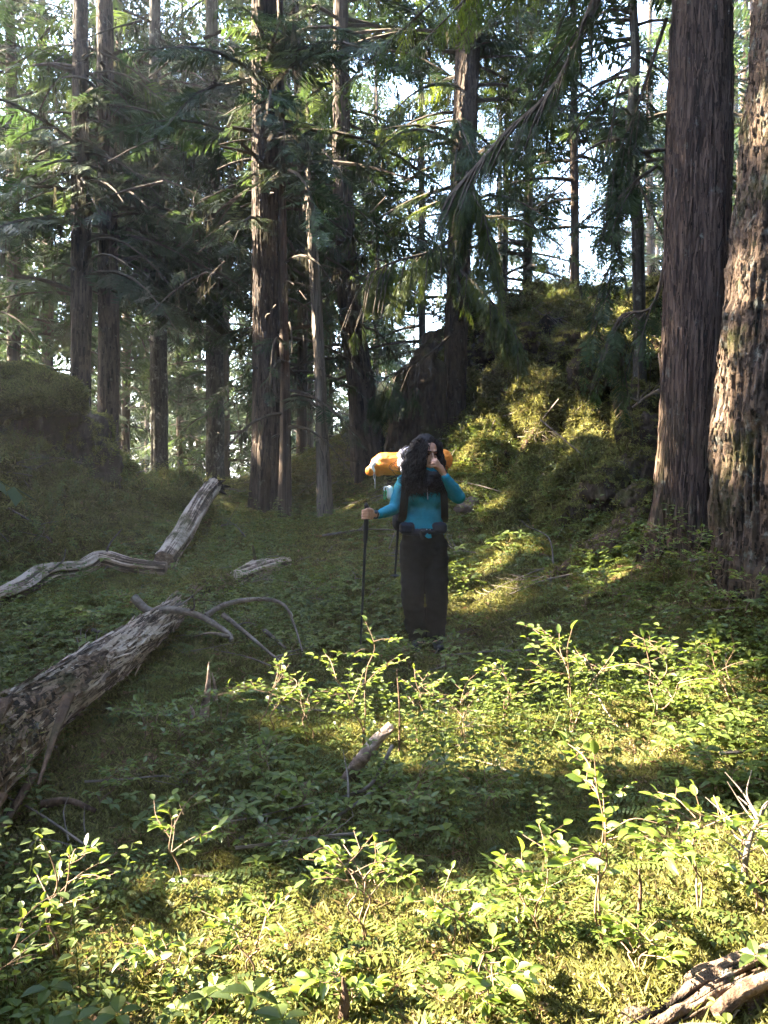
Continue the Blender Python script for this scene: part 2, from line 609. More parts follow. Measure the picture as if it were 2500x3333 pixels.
# raycasts only need the near part
cx_ = GV[GF].mean(1)
sel = (np.abs(cx_[:, 0]) < 22) & (cx_[:, 1] < 45)
GFn = GF[sel]
bvh = BVHTree.FromPolygons([tuple(v) for v in GV], [tuple(int(i) for i in f) for f in GFn])


def gz(x, y):
    """ground height under (x, y)"""
    hit = bvh.ray_cast(Vector((x, y, 30)), Vector((0, 0, -1)))
    return hit[0].z if hit[0] is not None else float(h0(np.array(x), np.array(y)))


def gp(px, py):
    """where the photograph's pixel meets the ground"""
    d = Vector(((px - 1250) / F, 1.0, -(py - HOR) / F)).normalized()
    hit = bvh.ray_cast(Vector((0, 0, CAMZ)), d)
    return np.array(hit[0]) if hit[0] is not None else P(px, py, 12)


# ------------------------------------------------------------------ openings cut into the canopy so that sun lands on chosen spots
_U1 = norm(np.cross(S, [0, 0, 1.0]))
_U2 = np.cross(_U1, S)


def uv(p):
    p = np.asarray(p, float)
    return np.stack([p @ _U1, p @ _U2], -1)


HOLES = []
HY = []
MAIN = []        # the lit spots no trunk should cover


def hole(px, py, r, Y=None, ry=None):
    """a gap in the crowns towards the sun as seen from one lit spot"""
    p = gp(px, py) if Y is None or (1450 < px < 2120 and 1150 < py < 2000 and Y > 7) else P(px, py, Y)
    HOLES.append((*uv(p), r, ry or r, float(p @ S)))
    HY.append(Y if Y is not None and Y < 10.45 else 0)
    if Y is not None and 5.5 < Y < 10.5:
        MAIN.append(p)


for a in [  # the bright foreground
    (1300, 3250, .34), (1650, 3230, .36), (2000, 3200, .38), (2350, 3200, .34), (1500, 3060, .26), (1850, 3000, .3), (2200, 2980, .3), (1000, 3290, .26), (2500, 2950, .25),
    (1300, 2420, .2), (1500, 2440, .24), (1750, 2440, .27), (2000, 2400, .3), (2300, 2400, .3), (2520, 2420, .3),
    (1620, 1900, .14), (1700, 1780, .12), (1560, 1960, .15), (2020, 1850, .12)]:
    hole(*a)
for a in [  # sunlit shrub tops, bank, trunks and the pack
    (1100, 2130, .18, 5.0), (1250, 2120, .16, 4.9), (900, 2200, .16, 4.7), (1150, 2280, .16, 4.7), (1650, 2230, .2, 4.7), (1850, 2200, .2, 4.7), (2050, 2230, .2, 4.7), (2350, 2180, .22, 4.7),
    (120, 2800, .14, 2.8), (220, 2880, .14, 2.8), (360, 2640, .12, 3.2), (1150, 2860, .18, 2.8), (1300, 2850, .2, 2.8), (1020, 2950, .14, 2.7),
    (1950, 2600, .22, 3.0), (1800, 2750, .25, 2.9), (2050, 2750, .25, 2.9), (2300, 2780, .25, 2.9), (1550, 2830, .2, 2.8), (2450, 2800, .2, 2.8), (2100, 2500, .15, 3.1),
    (1640, 1260, .14, 10.4), (1600, 1390, .11, 10.4), (1580, 1420, .10, 10.3), (1940, 1420, .16, 9.3), (1900, 1470, .14, 9.0), (1760, 1450, .14, 9.3), (2080, 920, .45, 12), (1980, 1000, .3, 12), (1500, 1500, .12, 9.8),
    (2130, 1500, .10, 6.6), (2130, 1350, .1, 6.6), (2150, 1150, .08, 6.6), (2312, 1350, .09, 5.7), (2310, 1230, .09, 5.7), (2385, 850, .10, 5.6), (2345, 1050, .07, 5.6), (2330, 1500, .08, 5.6), (2370, 930, .09, 5.6),
    (1665, 1215, .12, 10), (1640, 1260, .12, 10), (1620, 1310, .12, 10), (1600, 1360, .12, 10), (1575, 1410, .12, 10), (2000, 1370, .13, 9), (1965, 1410, .13, 9), (1930, 1450, .13, 9), (1895, 1490, .13, 9),
    (1700, 1700, .12, 8), (1640, 1780, .12, 8), (1580, 1860, .12, 7.5), (1510, 1950, .13, 7.2), (1700, 1360, .10, 9.8), (1620, 1460, .10, 9.6),
    (1700, 1650, .13, 8.8), (1640, 1560, .15, 9.3), (1560, 1620, .12, 9.2), (1820, 1380, .13, 9.6), (2040, 1450, .12, 8.8),
    (1600, 1230, .14, 10.9), (1540, 1470, .10, 9.9), (1980, 1370, .14, 9.3), (1860, 1530, .10, 8.7), (1600, 1790, .10, 8.0), (1500, 1960, .10, 7.2), (1660, 1720, .10, 8.4), (2050, 1010, .25, 11.8),
    (1250, 1490, .10, 6.5), (1210, 1520, .08, 6.5), (1310, 1480, .07, 6.6),
    (850, 500, .36, 11.3), (850, 720, .24, 11.3), (860, 130, .6, 11.3), (1010, 760, .35, 10.9), (1020, 1050, .12, 10.9), (920, 1500, .16, 11.2), (1490, 350, .8, 11.6), (1460, 700, .3, 11.6), (1440, 1400, .14, 11.6),
    (1560, 830, .42, 10.2), (1500, 300, .5, 11), (300, 450, .5, 12), (350, 1500, .2, 14), (580, 1350, .3, 20), (1280, 150, 1.4, 14), (1100, 300, .8, 13), (100, 420, .7, 12), (850, 280, .6, 11),
    (700, 150, .7, 12), (2000, 200, .5, 9)]:
    hole(*a)
HA = np.array(HOLES)
HA[:, 2:4] *= 1.15
HA[:17, 2:4] *= 1.15
HA[17:, 2:4] *= np.array([.72 if 8.0 < t_ else 1.0 for t_ in HY[17:]])[:, None]


def cull_faces(buf):
    """takes out the twigs and sprays that would stand in the way of a sunbeam"""
    if not buf.V:
        return
    V = np.concatenate(buf.V)
    out = []
    for f, m in buf.F:
        k = sun_mask(V[f].mean(1), 0.02)
        if k.any():
            out.append((f[k], m))
    buf.F = out


def sun_mask(p, size=0.1):
    """True for foliage that may stay: nothing between a sun-lit spot and the sun"""
    q = uv(p)
    t = np.asarray(p) @ S
    keep = np.ones(len(q), bool)
    wob = 1 + 0.35 * vnoise(np.asarray(p) * 1.7, 77)
    for u, v, r, ry, ts in HA:
        d = ((q[:, 0] - u) / (r * wob + size)) ** 2 + ((q[:, 1] - v) / (ry * wob + size)) ** 2
        keep &= ~((d < 1) & (t > ts + 0.8))
    return keep


# ------------------------------------------------------------------ small templates
def blade(p, q, w, up=(0, 0, 1)):
    """a thin lozenge from p to q, two triangles as one quad"""
    p, q = np.array(p, float), np.array(q, float)
    d = norm(q - p)
    s = norm(np.cross(d, up)) * w
    return np.array([p, p + (q - p) * 0.4 + s, q, p + (q - p) * 0.4 - s])


def spray_template(kind, seed):
    r = np.random.default_rng(seed)
    V = []
    if kind == 'hemlock':
        n = 11
        V.append(blade((0, 0, 0), (1, 0, -0.12), 0.012))
        for i in range(n):
            x = 0.08 + 0.9 * i / n
            L = (0.16 + 0.42 * (1 - x) ** 0.8) * r.uniform(0.75, 1.1)
            for s in (-1, 1):
                a = math.radians(r.uniform(42, 62))
                z0 = -0.12 * x * x
                e = (x + L * math.cos(a), s * L * math.sin(a), z0 - L * r.uniform(0.05, 0.3))
                V.append(blade((x, 0, z0), e, r.uniform(0.02, 0.034)))
    elif kind == 'cedar':     # flat fans that hang
        n = 14
        V.append(blade((0, 0, 0), (1, 0, -0.25), 0.010))
        for i in range(n):
            x = 0.04 + 0.94 * i / n
            L = (0.13 + 0.36 * (1 - x)) * r.uniform(0.7, 1.2)
            for s in (-1, 1):
                a = math.radians(r.uniform(30, 52))
                z0 = -0.25 * x * x
                m = np.array((x + L * math.cos(a), s * L * math.sin(a), z0 - L * r.uniform(.15, .6)))
                V.append(blade((x, 0, z0), m, 0.013))
                for t in (0.35, 0.65):
                    b = np.array((x, 0, z0)) * (1 - t) + m * t
                    V.append(blade(b, b + np.array((L * 0.28, s * L * 0.06 + r.uniform(-.05, .05), -L * r.uniform(.1, .35))), 0.011))
    elif kind == 'far':       # coarser, for crowns seen from far away
        for i in range(6):
            x = 0.05 + 0.15 * i
            L = (0.2 + 0.4 * (1 - x)) * r.uniform(0.7, 1.1)
            for s in (-1, 1):
                a = math.radians(r.uniform(40, 65))
                V.append(blade((x, 0, -0.1 * x), (x + L * math.cos(a), s * L * math.sin(a), -0.1 * x - L * r.uniform(.1, .35)), 0.05))
    v = np.concatenate(V)
    f = np.arange(len(v)).reshape(-1, 4)
    return v, f


SPR = {k: [spray_template(k, i) for i in range(4)] for k in ('hemlock', 'cedar', 'far')}


def lichen_template(seed):
    r = np.random.default_rng(seed)
    V = []
    for i in range(5):
        x, y = r.uniform(-.12, .12, 2)
        L = r.uniform(0.5, 1.0)
        V.append(blade((x, y, 0), (x + r.uniform(-.1, .1), y + r.uniform(-.05, .05), -L), r.uniform(0.015, 0.03), (0, 1, 0)))
        V.append(blade((x, y, -.2 * L), (x + r.uniform(-.2, .2), y, -L * .8), 0.012, (1, 1, 0)))
    v = np.concatenate(V)
    return v, np.arange(len(v)).reshape(-1, 4)


LICH = [lichen_template(i) for i in range(4)]


def put_sprays(buf, kind, pos, dirs, size, tint, m=1, cull=True, roll=0.35, r=rng):
    if len(pos) == 0:
        return
    pos, dirs = np.asarray(pos), np.asarray(dirs)
    size = np.broadcast_to(np.asarray(size, float), (len(pos),))
    tint = np.broadcast_to(np.asarray(tint, float), (len(pos),))
    if cull:
        k = sun_mask(pos + dirs * (size[:, None] * 0.5), 0.12)
        pos, dirs, size, tint = pos[k], dirs[k], size[k], tint[k]
        if len(pos) == 0:
            return
    which = r.integers(0, 4, len(pos))
    X, Yx, Z = axes_from(dirs, roll=r.normal(0, roll, len(pos)))
    for w in range(4):
        s = which == w
        tv, tf = SPR[kind][w]
        stamp(buf, tv, tf, pos[s], X[s], Yx[s], Z[s], size[s], tint[s], m)


def put_lichen(buf, pos, size, cull=True, m=0, r=rng):
    pos = np.asarray(pos)
    size = np.broadcast_to(np.asarray(size, float), (len(pos),))
    if cull:
        k = sun_mask(pos, 0.1)
        pos, size = pos[k], size[k]
    if len(pos) == 0:
        return
    az = r.uniform(0, 2 * np.pi, len(pos))
    X = np.stack([np.cos(az), np.sin(az), 0 * az], -1)
    Yx = np.stack([-np.sin(az), np.cos(az), 0 * az], -1)
    Z = np.broadcast_to([0, 0, 1.0], X.shape)
    which = r.integers(0, 4, len(pos))
    for w in range(4):
        s = which == w
        stamp(buf, *LICH[w], pos[s], X[s], Yx[s], Z[s], size[s], r.uniform(0, 1, s.sum()), m)


# ------------------------------------------------------------------ trees
def trunk_buf(path, radii, seg=24, n=60, ridge=0.05, rfreq=7, lump=0.05, flare=0.5, flare_h=0.6, roots=5, seed=0, vfreq=0.7, jag=False):
    """trunk along path (base first) with furrowed bark, root flare and uneven girth"""
    b = Buf()
    path = np.asarray(path, float)
    mz = len(path)
    n2 = n // 4 if mz > 3 else 2
    zs = np.concatenate([np.linspace(path[0, 2], path[-2, 2], n - n2, endpoint=False), np.linspace(path[-2, 2], path[-1, 2], n2)])
    u_ = np.interp(zs, path[:, 2], np.arange(mz))
    ker = np.ones(max(3, n // 12 | 1)); ker /= ker.sum()

    def soft(a):
        h_ = len(ker) // 2
        return np.convolve(np.concatenate([np.full(h_, a[0]), a, np.full(h_, a[-1])]), ker, 'valid')
    c = np.stack([soft(np.interp(zs, path[:, 2], path[:, 0])), soft(np.interp(zs, path[:, 2], path[:, 1])), zs], -1)
    H = np.linalg.norm(np.diff(c, axis=0), axis=1)
    hgt = np.concatenate([[0], np.cumsum(H)])
    r = np.maximum(soft(np.interp(u_ / (mz - 1), np.linspace(0, 1, len(radii)), radii)), 0.01)
    th = np.linspace(0, 2 * np.pi, seg, endpoint=False)
    ct, st = np.cos(th)[None], np.sin(th)[None]
    hh = hgt[:, None]
    q = np.stack([np.broadcast_to(ct, (n, seg)) * rfreq, np.broadcast_to(st, (n, seg)) * rfreq, np.broadcast_to(hh * vfreq, (n, seg))], -1)
    furrow = ridged(q, 2, seed)
    q2 = q * [0.22, 0.22, 1.4]
    big = fbm(q2, 3, seed + 5)
    fl = np.exp(-hh / flare_h) * flare
    ph = (seed * 1.7) % 6.28
    rt = 1 + fl * (0.55 + 0.6 * np.cos(roots * th[None] + ph) + 0.3 * np.cos((roots + 2) * th[None] + 2 * ph))
    rr = r[:, None] * rt * (1 + ridge * furrow + lump * big)
    if jag:
        topf = smooth(0.90, 1.0, np.linspace(0, 1, n))[:, None]
        rr = rr * (1 - topf * (0.3 + 0.5 * (vnoise(q * [1, 1, 3], seed + 9) * 0.5 + 0.5)))
    V = np.stack([c[:, None, 0] + rr * ct, c[:, None, 1] + rr * st, np.broadcast_to(c[:, None, 2], rr.shape)], -1)
    if jag:
        V[-8:, :, 2] += np.linspace(0, 1, 8)[:, None] ** 2 * (0.30 * vnoise(np.stack([ct[0] * 2.2, st[0] * 2.2, 0 * ct[0]], -1), seed)[None] - 0.16 * ct)
    i = np.arange(n - 1)[:, None] * seg
    j = np.arange(seg)[None, :]
    j2 = (j + 1) % seg
    Fq = np.stack([i + j, i + j2, i + seg + j2, i + seg + j], -1).reshape(-1, 4)
    b.add(V.reshape(-1, 3), Fq, (furrow * 0.5 + 0.5).ravel())
    k = b.n
    b.add(np.vstack([V[-1], c[-1] - ([0, 0, .3] if jag else [0, 0, 0])]), [[q_, (q_ + 1) % seg, seg] for q_ in range(seg)])
    return b, c, r


def crown_bufs(c, r, z_lo, z_hi, reach, nb, size, per_m=9, kind='hemlock', droop=0.35, lich=0.0, az0=None, cull=True, seed=0, tint=(0.2, 0.8), twig_m=0, min_reach=0.35, dead=0.0, rise=0.15):
    """boughs with sprays; returns (crown buffer, lichen buffer)"""
    g = np.random.default_rng(seed + 1000)
    b, lb = Buf(), Buf()
    POS, DIR, SZ, TN, LP = [], [], [], [], []
    ztop = c[-1, 2]
    for i in range(nb):
        z = z_lo + (z_hi - z_lo) * ((i + g.uniform(0, 1)) / nb)
        f = (z - z_lo) / max(0.1, ztop - z_lo)
        L = reach * (min_reach + (1 - min_reach) * (1 - f) ** 0.7) * g.uniform(0.55, 1.12)
        az = g.uniform(0, 2 * np.pi) if az0 is None else az0[0] + g.uniform(-1, 1) * az0[1]
        p0 = np.array([np.interp(z, c[:, 2], c[:, k]) for k in (0, 1)] + [z])
        r0 = np.interp(z, c[:, 2], r)
        o = np.array([math.cos(az), math.sin(az), 0])
        up = g.uniform(-0.1, 0.35) * rise / 0.15
        dr = droop * g.uniform(0.6, 1.4)
        side = np.array([-o[1], o[0], 0]) * g.uniform(-0.25, 0.25)
        t = np.linspace(0, 1, 5)
        pts = p0 + o * (r0 * 0.7) + o * L * t[:, None] + side * L * (t ** 2)[:, None] + np.array([0, 0, 1]) * (L * (up * t - (dr + up * 0.6) * t * t))[:, None]
        tube(b, pts, [0.012 + 0.011 * L, 0.004], 4, 7, m=twig_m, cap=False)
        if g.uniform() < dead:
            ns = int(4 * L)
            for _ in range(ns):
                tt = g.uniform(0.2, 1)
                pp = np.array([np.interp(tt, t, pts[:, k]) for k in range(3)])
                d = norm(o * 0.5 + np.array([-o[1], o[0], 0]) * g.choice([-1, 1]) * 0.8 + [0, 0, g.uniform(-.6, .1)])
                tube(b, [pp, pp + d * g.uniform(.15, .5) * L * .4, pp + d * L * .4 + [0, 0, -.1 * L]], [0.006, 0.002], 3, 4, m=twig_m, cap=False)
            if lich:
                for _ in range(int(lich * L * 5)):
                    tt = g.uniform(0.1, 1)
                    LP.append([np.interp(tt, t, pts[:, k]) for k in range(3)])
            continue
        ns = int(per_m * L) + 3
        tt = np.linspace(0.16, 1.0, ns) + g.normal(0, 0.015, ns)
        tt = np.clip(tt, 0.1, 1)
        pp = np.stack([np.interp(tt, t, pts[:, k]) for k in range(3)], -1)
        sgn = np.where(np.arange(ns) % 2 == 0, 1.0, -1.0)
        tang = norm(pts[-1] - pts[-2])
        ang = np.radians(g.uniform(30, 75, ns)) * (1 - 0.6 * (tt > 0.93))
        perp = np.array([-o[1], o[0], 0])
        dd = norm(o * np.cos(ang)[:, None] + perp * (sgn * np.sin(ang))[:, None] + np.array([0, 0, 1]) * (-g.uniform(0.0, 0.55, ns) - dr * tt * 0.8)[:, None])
        sz = size * (1.15 - 0.55 * tt) * g.uniform(0.7, 1.2, ns) * min(1.3, 0.55 + 0.35 * L)
        POS.append(pp); DIR.append(dd); SZ.append(sz)
        TN.append(np.clip(g.uniform(*tint) + g.normal(0, 0.14, ns), 0, 1))
        if lich:
            nl = int(lich * L * 8)
            for _ in range(nl):
                q_ = g.integers(0, ns)
                LP.append(pp[q_] + dd[q_] * g.uniform(0, 0.4))
    if POS:
        put_sprays(b, kind, np.concatenate(POS), np.concatenate(DIR), np.concatenate(SZ), np.concatenate(TN), 1, cull, r=g)
    if LP:
        put_lichen(lb, np.array(LP), g.uniform(0.08, 0.36, len(LP)), cull, r=g)
    if cull:
        cull_faces(b)
    return b, lb


def bark_strips(V, bark, root, base, count, L, W, seed, lift=.006, zmax=11.0, curl=.25, whole=False, only=None):
    """loose strips and flakes of bark standing a little proud of the trunk"""
    g = np.random.default_rng(seed + 5000)
    n, seg = V.shape[:2]
    zr = V[:, 0, 2]
    imax = max(4, int(np.searchsorted(zr, zmax)) - 2)
    if whole:
        imax = n - 2
    # rings are evenly spaced in height below the top part
    i = g.integers(1, min(imax, n - 2), count)
    j = g.integers(0, seg, count)
    if only is not None:
        k_ = only[i, j]
        i, j = i[k_], j[k_]
        count = len(i)
    p_ = V[i, j]
    t = norm(V[np.minimum(i + 2, n - 1), j] - V[np.maximum(i - 1, 0), j])
    a = V[i, (j + 1) % seg] - V[i, j - 1]
    nr = norm(np.cross(a, t))
    x = norm(t + np.cross(nr, t) * g.normal(0, .10, (count, 1)))
    y = np.cross(nr, x)
    tv = np.array([(-.5, -.5, 0), (-.5, .5, 0), (0, -.6, .25), (0, .6, .25), (.5, -.35, curl * 2), (.5, .35, curl * 2)], float)
    tf = np.array([[0, 2, 3, 1], [2, 4, 5, 3]])
    Ls = L * np.exp(g.normal(0, .45, count))
    Ws = W * np.exp(g.normal(0, .35, count))
    sgn = g.choice([-1, 1], (count, 1))
    b = Buf()
    stamp(b, tv, tf, p_ + nr * lift * .3, x * sgn, y, nr, np.stack([Ls, Ws, np.full(count, lift) * g.uniform(.5, 2.2, count)], -1), np.clip(g.normal(.52, .2, count), 0, 1))
    part('bark_flakes', b, M[bark], root, base, False, kind='stuff')


def tree(name, label, path, radii, bark, crown=None, crown_mat='needles', category='tree', group=None, strips=None, stubs=0, **kw):
    base = np.asarray(path[0], float)
    root = thing(name, base, label, category, group)
    tb, c, r = trunk_buf(path, radii, **kw)
    if strips:
        bark_strips(tb.V[0].reshape(kw['n'], kw['seg'], 3).copy(), bark, root, base, *strips, seed=kw.get('seed', 0))
    part('trunk', tb, M[bark], root, base)
    gs = np.random.default_rng(kw.get('seed', 0) + 321)
    for q_ in range(stubs):
        z_ = gs.uniform(base[2] + 1.0, 8.5)
        az_ = gs.uniform(3.4, 6.0)        # on the side one sees
        ctr = np.array([np.interp(z_, c[:, 2], c[:, 0]), np.interp(z_, c[:, 2], c[:, 1]), z_])
        o_ = np.array([math.cos(az_), math.sin(az_), gs.uniform(-.3, .4)])
        L_ = np.interp(z_, c[:, 2], r) + gs.uniform(.05, .35)
        sb_ = Buf()
        tube(sb_, [ctr + o_ * .05, ctr + o_ * L_ * .7, ctr + o_ * L_ + [gs.uniform(-.05, .05), 0, gs.uniform(-.06, .02)]], [.026, .016, .006], 6, 8, rough=.3, seed=q_)
        part('branch_stub', sb_, M['twig'], root, base)
    if crown:
        for i, cr in enumerate(crown if isinstance(crown, list) else [crown]):
            cb, lb = crown_bufs(c, r, **cr)
            part('crown', cb, [M['twig'], M[crown_mat]], root, base, False)
            if lb.n:
                part('hanging_lichen', lb, M['lichen'], root, base, False, kind='stuff')
    return root, c, r


def tpath(rows, top=None):
    """trunk axis through (px, py, Y) points, base first, sunk a little into the ground"""
    pts = [P(*q_) for q_ in rows]
    b0 = pts[0].copy()
    b0[2] = min(b0[2], gz(b0[0], b0[1])) - 0.25
    pts[0] = b0
    if top is not None:
        d = norm(pts[-1] - pts[-2])
        d = norm(d + [0, 0, 1.5])
        pts.append(pts[-1] + d * (top - pts[-1][2]) / d[2])
    return np.array(pts)


# 1 the two great trunks on the right
tree('cedar_tree', 'massive smooth-furrowed cedar trunk rising from the bank, mossy at its flared foot',
     tpath([(2225, 1790, 6.5), (2240, 1500, 6.5), (2262, 1000, 6.55), (2275, 500, 6.6), (2285, 0, 6.7)], 19), [0.222, 0.212, 0.235, 0.245, 0.225, 0.07],
     'bark_cedar', dict(z_lo=6.2, z_hi=18, reach=3.2, nb=46, size=0.55, kind='cedar', droop=0.5, seed=3, per_m=7),
     'cedar_leaf', strips=(9000, .16, .011), stubs=2, seg=220, n=420, ridge=0.07, rfreq=17, lump=0.05, flare=0.8, flare_h=0.42, roots=4, seed=11, vfreq=0.7)
tree('old_tree', 'gnarled old tree with lumpy scaling bark, half cut off beside the smooth cedar',
     tpath([(2520, 1900, 5.7), (2530, 1500, 5.7), (2540, 1150, 5.7), (2570, 800, 5.7), (2605, 300, 5.7), (2615, 0, 5.8)], 18), [0.40, 0.42, 0.40, 0.37, 0.34, 0.31, 0.1],
     'bark_gnarled', dict(z_lo=7.0, z_hi=17, reach=3.0, nb=36, size=0.6, kind='hemlock', droop=0.4, seed=5, per_m=6),
     strips=(16000, .040, .013), seg=260, n=460, ridge=0.085, rfreq=12, lump=0.13, flare=0.2, flare_h=0.3, roots=3, seed=23, vfreq=1.8)

# 2 the trees one can tell apart in the middle distance
tree('central_tree', 'tall reddish brown tree in the middle with sunlit strips on its furrowed trunk',
     tpath([(866, 1590, 11.6), (868, 1300, 11.5), (866, 900, 11.4), (862, 450, 11.3), (860, 0, 11.3)], 24), [0.20, 0.185, 0.178, 0.178, 0.165, 0.06],
     'bark_brown', [dict(z_lo=5.6, z_hi=9.3, reach=2.6, nb=50, size=0.48, per_m=10, droop=0.45, lich=.7, seed=12, dead=0.1),
                    dict(z_lo=9.3, z_hi=22, reach=3.0, nb=40, size=0.75, per_m=6, droop=0.35, seed=13),
                    dict(z_lo=2.6, z_hi=6.2, reach=1.9, nb=18, size=0.42, per_m=5, droop=0.5, lich=1.0, seed=14, dead=0.55)],
     strips=(5000, .20, .020), stubs=9, seg=72, n=260, ridge=0.09, rfreq=10, lump=0.05, flare=0.5, flare_h=0.5, roots=5, seed=31)
tree('slope_tree', 'scaly brown tree standing on the mossy slope above the hiker, sunlit high up',
     tpath([(1470, 1430, 11.7), (1485, 1100, 11.7), (1500, 700, 11.6), (1515, 350, 11.6), (1530, 0, 11.7)], 23), [0.16, 0.15, 0.16, 0.165, 0.165, 0.05],
     'bark_brown', [dict(z_lo=5.2, z_hi=9.5, reach=2.3, nb=44, size=0.4, per_m=11, droop=0.5, lich=0.5, seed=41, kind='cedar'),
                    dict(z_lo=9.5, z_hi=22, reach=3.0, nb=50, size=0.75, per_m=6, droop=0.4, seed=42, kind='cedar')],
     'cedar_leaf', strips=(4000, .09, .030), stubs=6, seg=64, n=220, ridge=0.08, rfreq=7, lump=0.09, flare=0.25, flare_h=0.4, roots=4, seed=37, vfreq=2.4)
tree('left_tree', 'dark straight tree behind the left mound, draped in pale hanging lichen',
     tpath([(352, 1450, 13.2), (355, 1100, 13.2), (350, 600, 13.1), (340, 0, 13.0)], 22), [0.16, 0.155, 0.135, 0.12, 0.04],
     'bark_brown', [dict(z_lo=5.0, z_hi=9.6, reach=2.7, nb=50, size=0.5, per_m=10, droop=0.45, lich=1.0, seed=51, dead=0.2),
                    dict(z_lo=9.6, z_hi=21, reach=2.4, nb=24, size=0.75, per_m=6, seed=52)],
     strips=(2600, .15, .026), stubs=7, seg=40, n=160, ridge=0.09, rfreq=6, lump=0.06, flare=0.3, seed=38)
tree('mid_left_tree', 'grey lichen-streaked tree seen between the dark left tree and the mossy stump',
     tpath([(262, 1330, 12.6), (265, 900, 12.6), (262, 450, 12.5), (262, 0, 12.5)], 20), [0.15, 0.14, 0.12, 0.10, 0.04],
     'bark_brown', [dict(z_lo=4.4, z_hi=9.2, reach=2.5, nb=50, size=0.48, per_m=10, droop=0.5, lich=1.2, seed=55, dead=0.25),
                   dict(z_lo=9.2, z_hi=19, reach=2.0, nb=16, size=0.75, per_m=6, seed=56)],
     strips=(2600, .15, .026), stubs=7, seg=40, n=150, ridge=0.09, rfreq=6, lump=0.08, flare=0.2, seed=39)
tree('grey_tree', 'straight grey-barked tree directly above the root end of the leaning log',
     tpath([(700, 1575, 16.0), (700, 1200, 16.0), (695, 800, 16.0), (690, 200, 16.0)], 23), [0.17, 0.165, 0.15, 0.125, 0.04],
     'bark_grey', [dict(z_lo=6.2, z_hi=11.5, reach=2.3, nb=38, size=0.6, per_m=7, droop=0.4, lich=0.8, seed=61),
                   dict(z_lo=11.5, z_hi=22, reach=2.2, nb=22, size=0.8, per_m=6, seed=62)],
     strips=(2600, .15, .026), stubs=7, seg=36, n=120, ridge=0.08, rfreq=6, lump=0.05, flare=0.2, seed=44)
tree('lichen_tree', 'grey tree with flaking bark between the left tree and the grey tree',
     tpath([(520, 1560, 15.0), (518, 1200, 15.0), (510, 800, 15.0), (505, 300, 15.0)], 20), [0.155, 0.15, 0.14, 0.11, 0.04],
     'bark_grey', [dict(z_lo=5.0, z_hi=10.8, reach=2.5, nb=46, size=0.5, per_m=9, droop=0.4, lich=.7, seed=64, dead=0.12),
                   dict(z_lo=10.8, z_hi=19, reach=2.0, nb=18, size=0.8, per_m=6, seed=65)],
     strips=(2600, .15, .026), stubs=7, seg=36, n=120, ridge=0.08, rfreq=6, lump=0.07, flare=0.2, seed=45)
tree('slim_tree', 'slim brown tree close against the central tree, its foot lit by the sun',
     tpath([(927, 1590, 11.0), (930, 1350, 11.1), (922, 1000, 11.3), (915, 500, 11.4), (912, 0, 11.5)], 17), [0.085, 0.07, 0.062, 0.055, 0.045, 0.02],
     'bark_brown', [dict(z_lo=4.6, z_hi=9.5, reach=1.5, nb=30, size=0.45, per_m=8, droop=0.5, lich=0.5, seed=71),
                    dict(z_lo=2.2, z_hi=5.0, reach=1.3, nb=14, size=0.4, per_m=5, droop=0.6, lich=1.2, seed=72, dead=0.8)],
     seg=36, n=120, ridge=0.08, rfreq=6, lump=0.05, flare=0.5, seed=46)
tree('leaning_tree', 'broad dark trunk leaning left behind the hiker, in deep shade',
     tpath([(1215, 1560, 12.4), (1175, 1250, 12.6), (1140, 1000, 12.8), (1115, 650, 13.0), (1110, 200, 13.0)], 21), [0.27, 0.2, 0.17, 0.15, 0.12, 0.04],
     'bark_brown', [dict(z_lo=5.4, z_hi=10.5, reach=2.6, nb=46, size=0.55, per_m=8, droop=0.45, lich=0.8, seed=74, dead=0.1),
                    dict(z_lo=10.5, z_hi=20, reach=2.8, nb=36, size=0.8, per_m=6, seed=75),
                    dict(z_lo=2.6, z_hi=5.6, reach=1.6, nb=16, size=0.42, per_m=7, droop=0.5, seed=76, dead=0.6, lich=0.8)],
     strips=(2600, .15, .026), stubs=7, seg=44, n=150, ridge=0.09, rfreq=6, lump=0.1, flare=0.4, seed=47)
tree('snag', 'pale barkless broken snag with a pointed top right of the central tree',
     tpath([(1060, 1600, 10.9), (1045, 1300, 10.9), (1030, 1000, 10.9), (1012, 680, 10.9), (1008, 610, 10.9)]), [0.10, 0.072, 0.064, 0.060, 0.054],
     'wood_snag', category='dead tree', strips=(900, .25, .012), stubs=6, seg=40, n=160, ridge=0.07, rfreq=5, lump=0.12, flare=0.3, seed=48, jag=True, vfreq=0.5)
tree('ridge_tree', 'slender grey tree standing on the crest of the mossy bank beside the dark boulder',
     tpath([(1715, 1020, 14.0), (1718, 800, 14.0), (1722, 500, 14.0), (1725, 200, 14.0)], 17), [0.085, 0.08, 0.07, 0.055, 0.02],
     'bark_grey', [dict(z_lo=4.6, z_hi=10.5, reach=2.2, nb=44, size=0.5, per_m=5, droop=0.25, seed=81, rise=0.1, dead=0.25),
                   dict(z_lo=10.5, z_hi=16.5, reach=1.8, nb=26, size=0.6, per_m=6, seed=82)],
     seg=24, n=80, ridge=0.08, rfreq=5, flare=0.2, seed=49)
tree('thin_ridge_tree', 'thinner of two trees on the bank crest, just left of the slender grey one',
     tpath([(1642, 1080, 14.5), (1645, 800, 14.5), (1650, 400, 14.5), (1652, 100, 14.5)], 16), [0.055, 0.05, 0.045, 0.04, 0.02],
     'bark_grey', [dict(z_lo=5.0, z_hi=10.8, reach=1.8, nb=36, size=0.5, per_m=6, droop=0.35, seed=84),
                   dict(z_lo=10.8, z_hi=15.5, reach=1.5, nb=16, size=0.6, per_m=6, seed=85)],
     seg=20, n=80, ridge=0.08, rfreq=5, flare=0.2, seed=50)
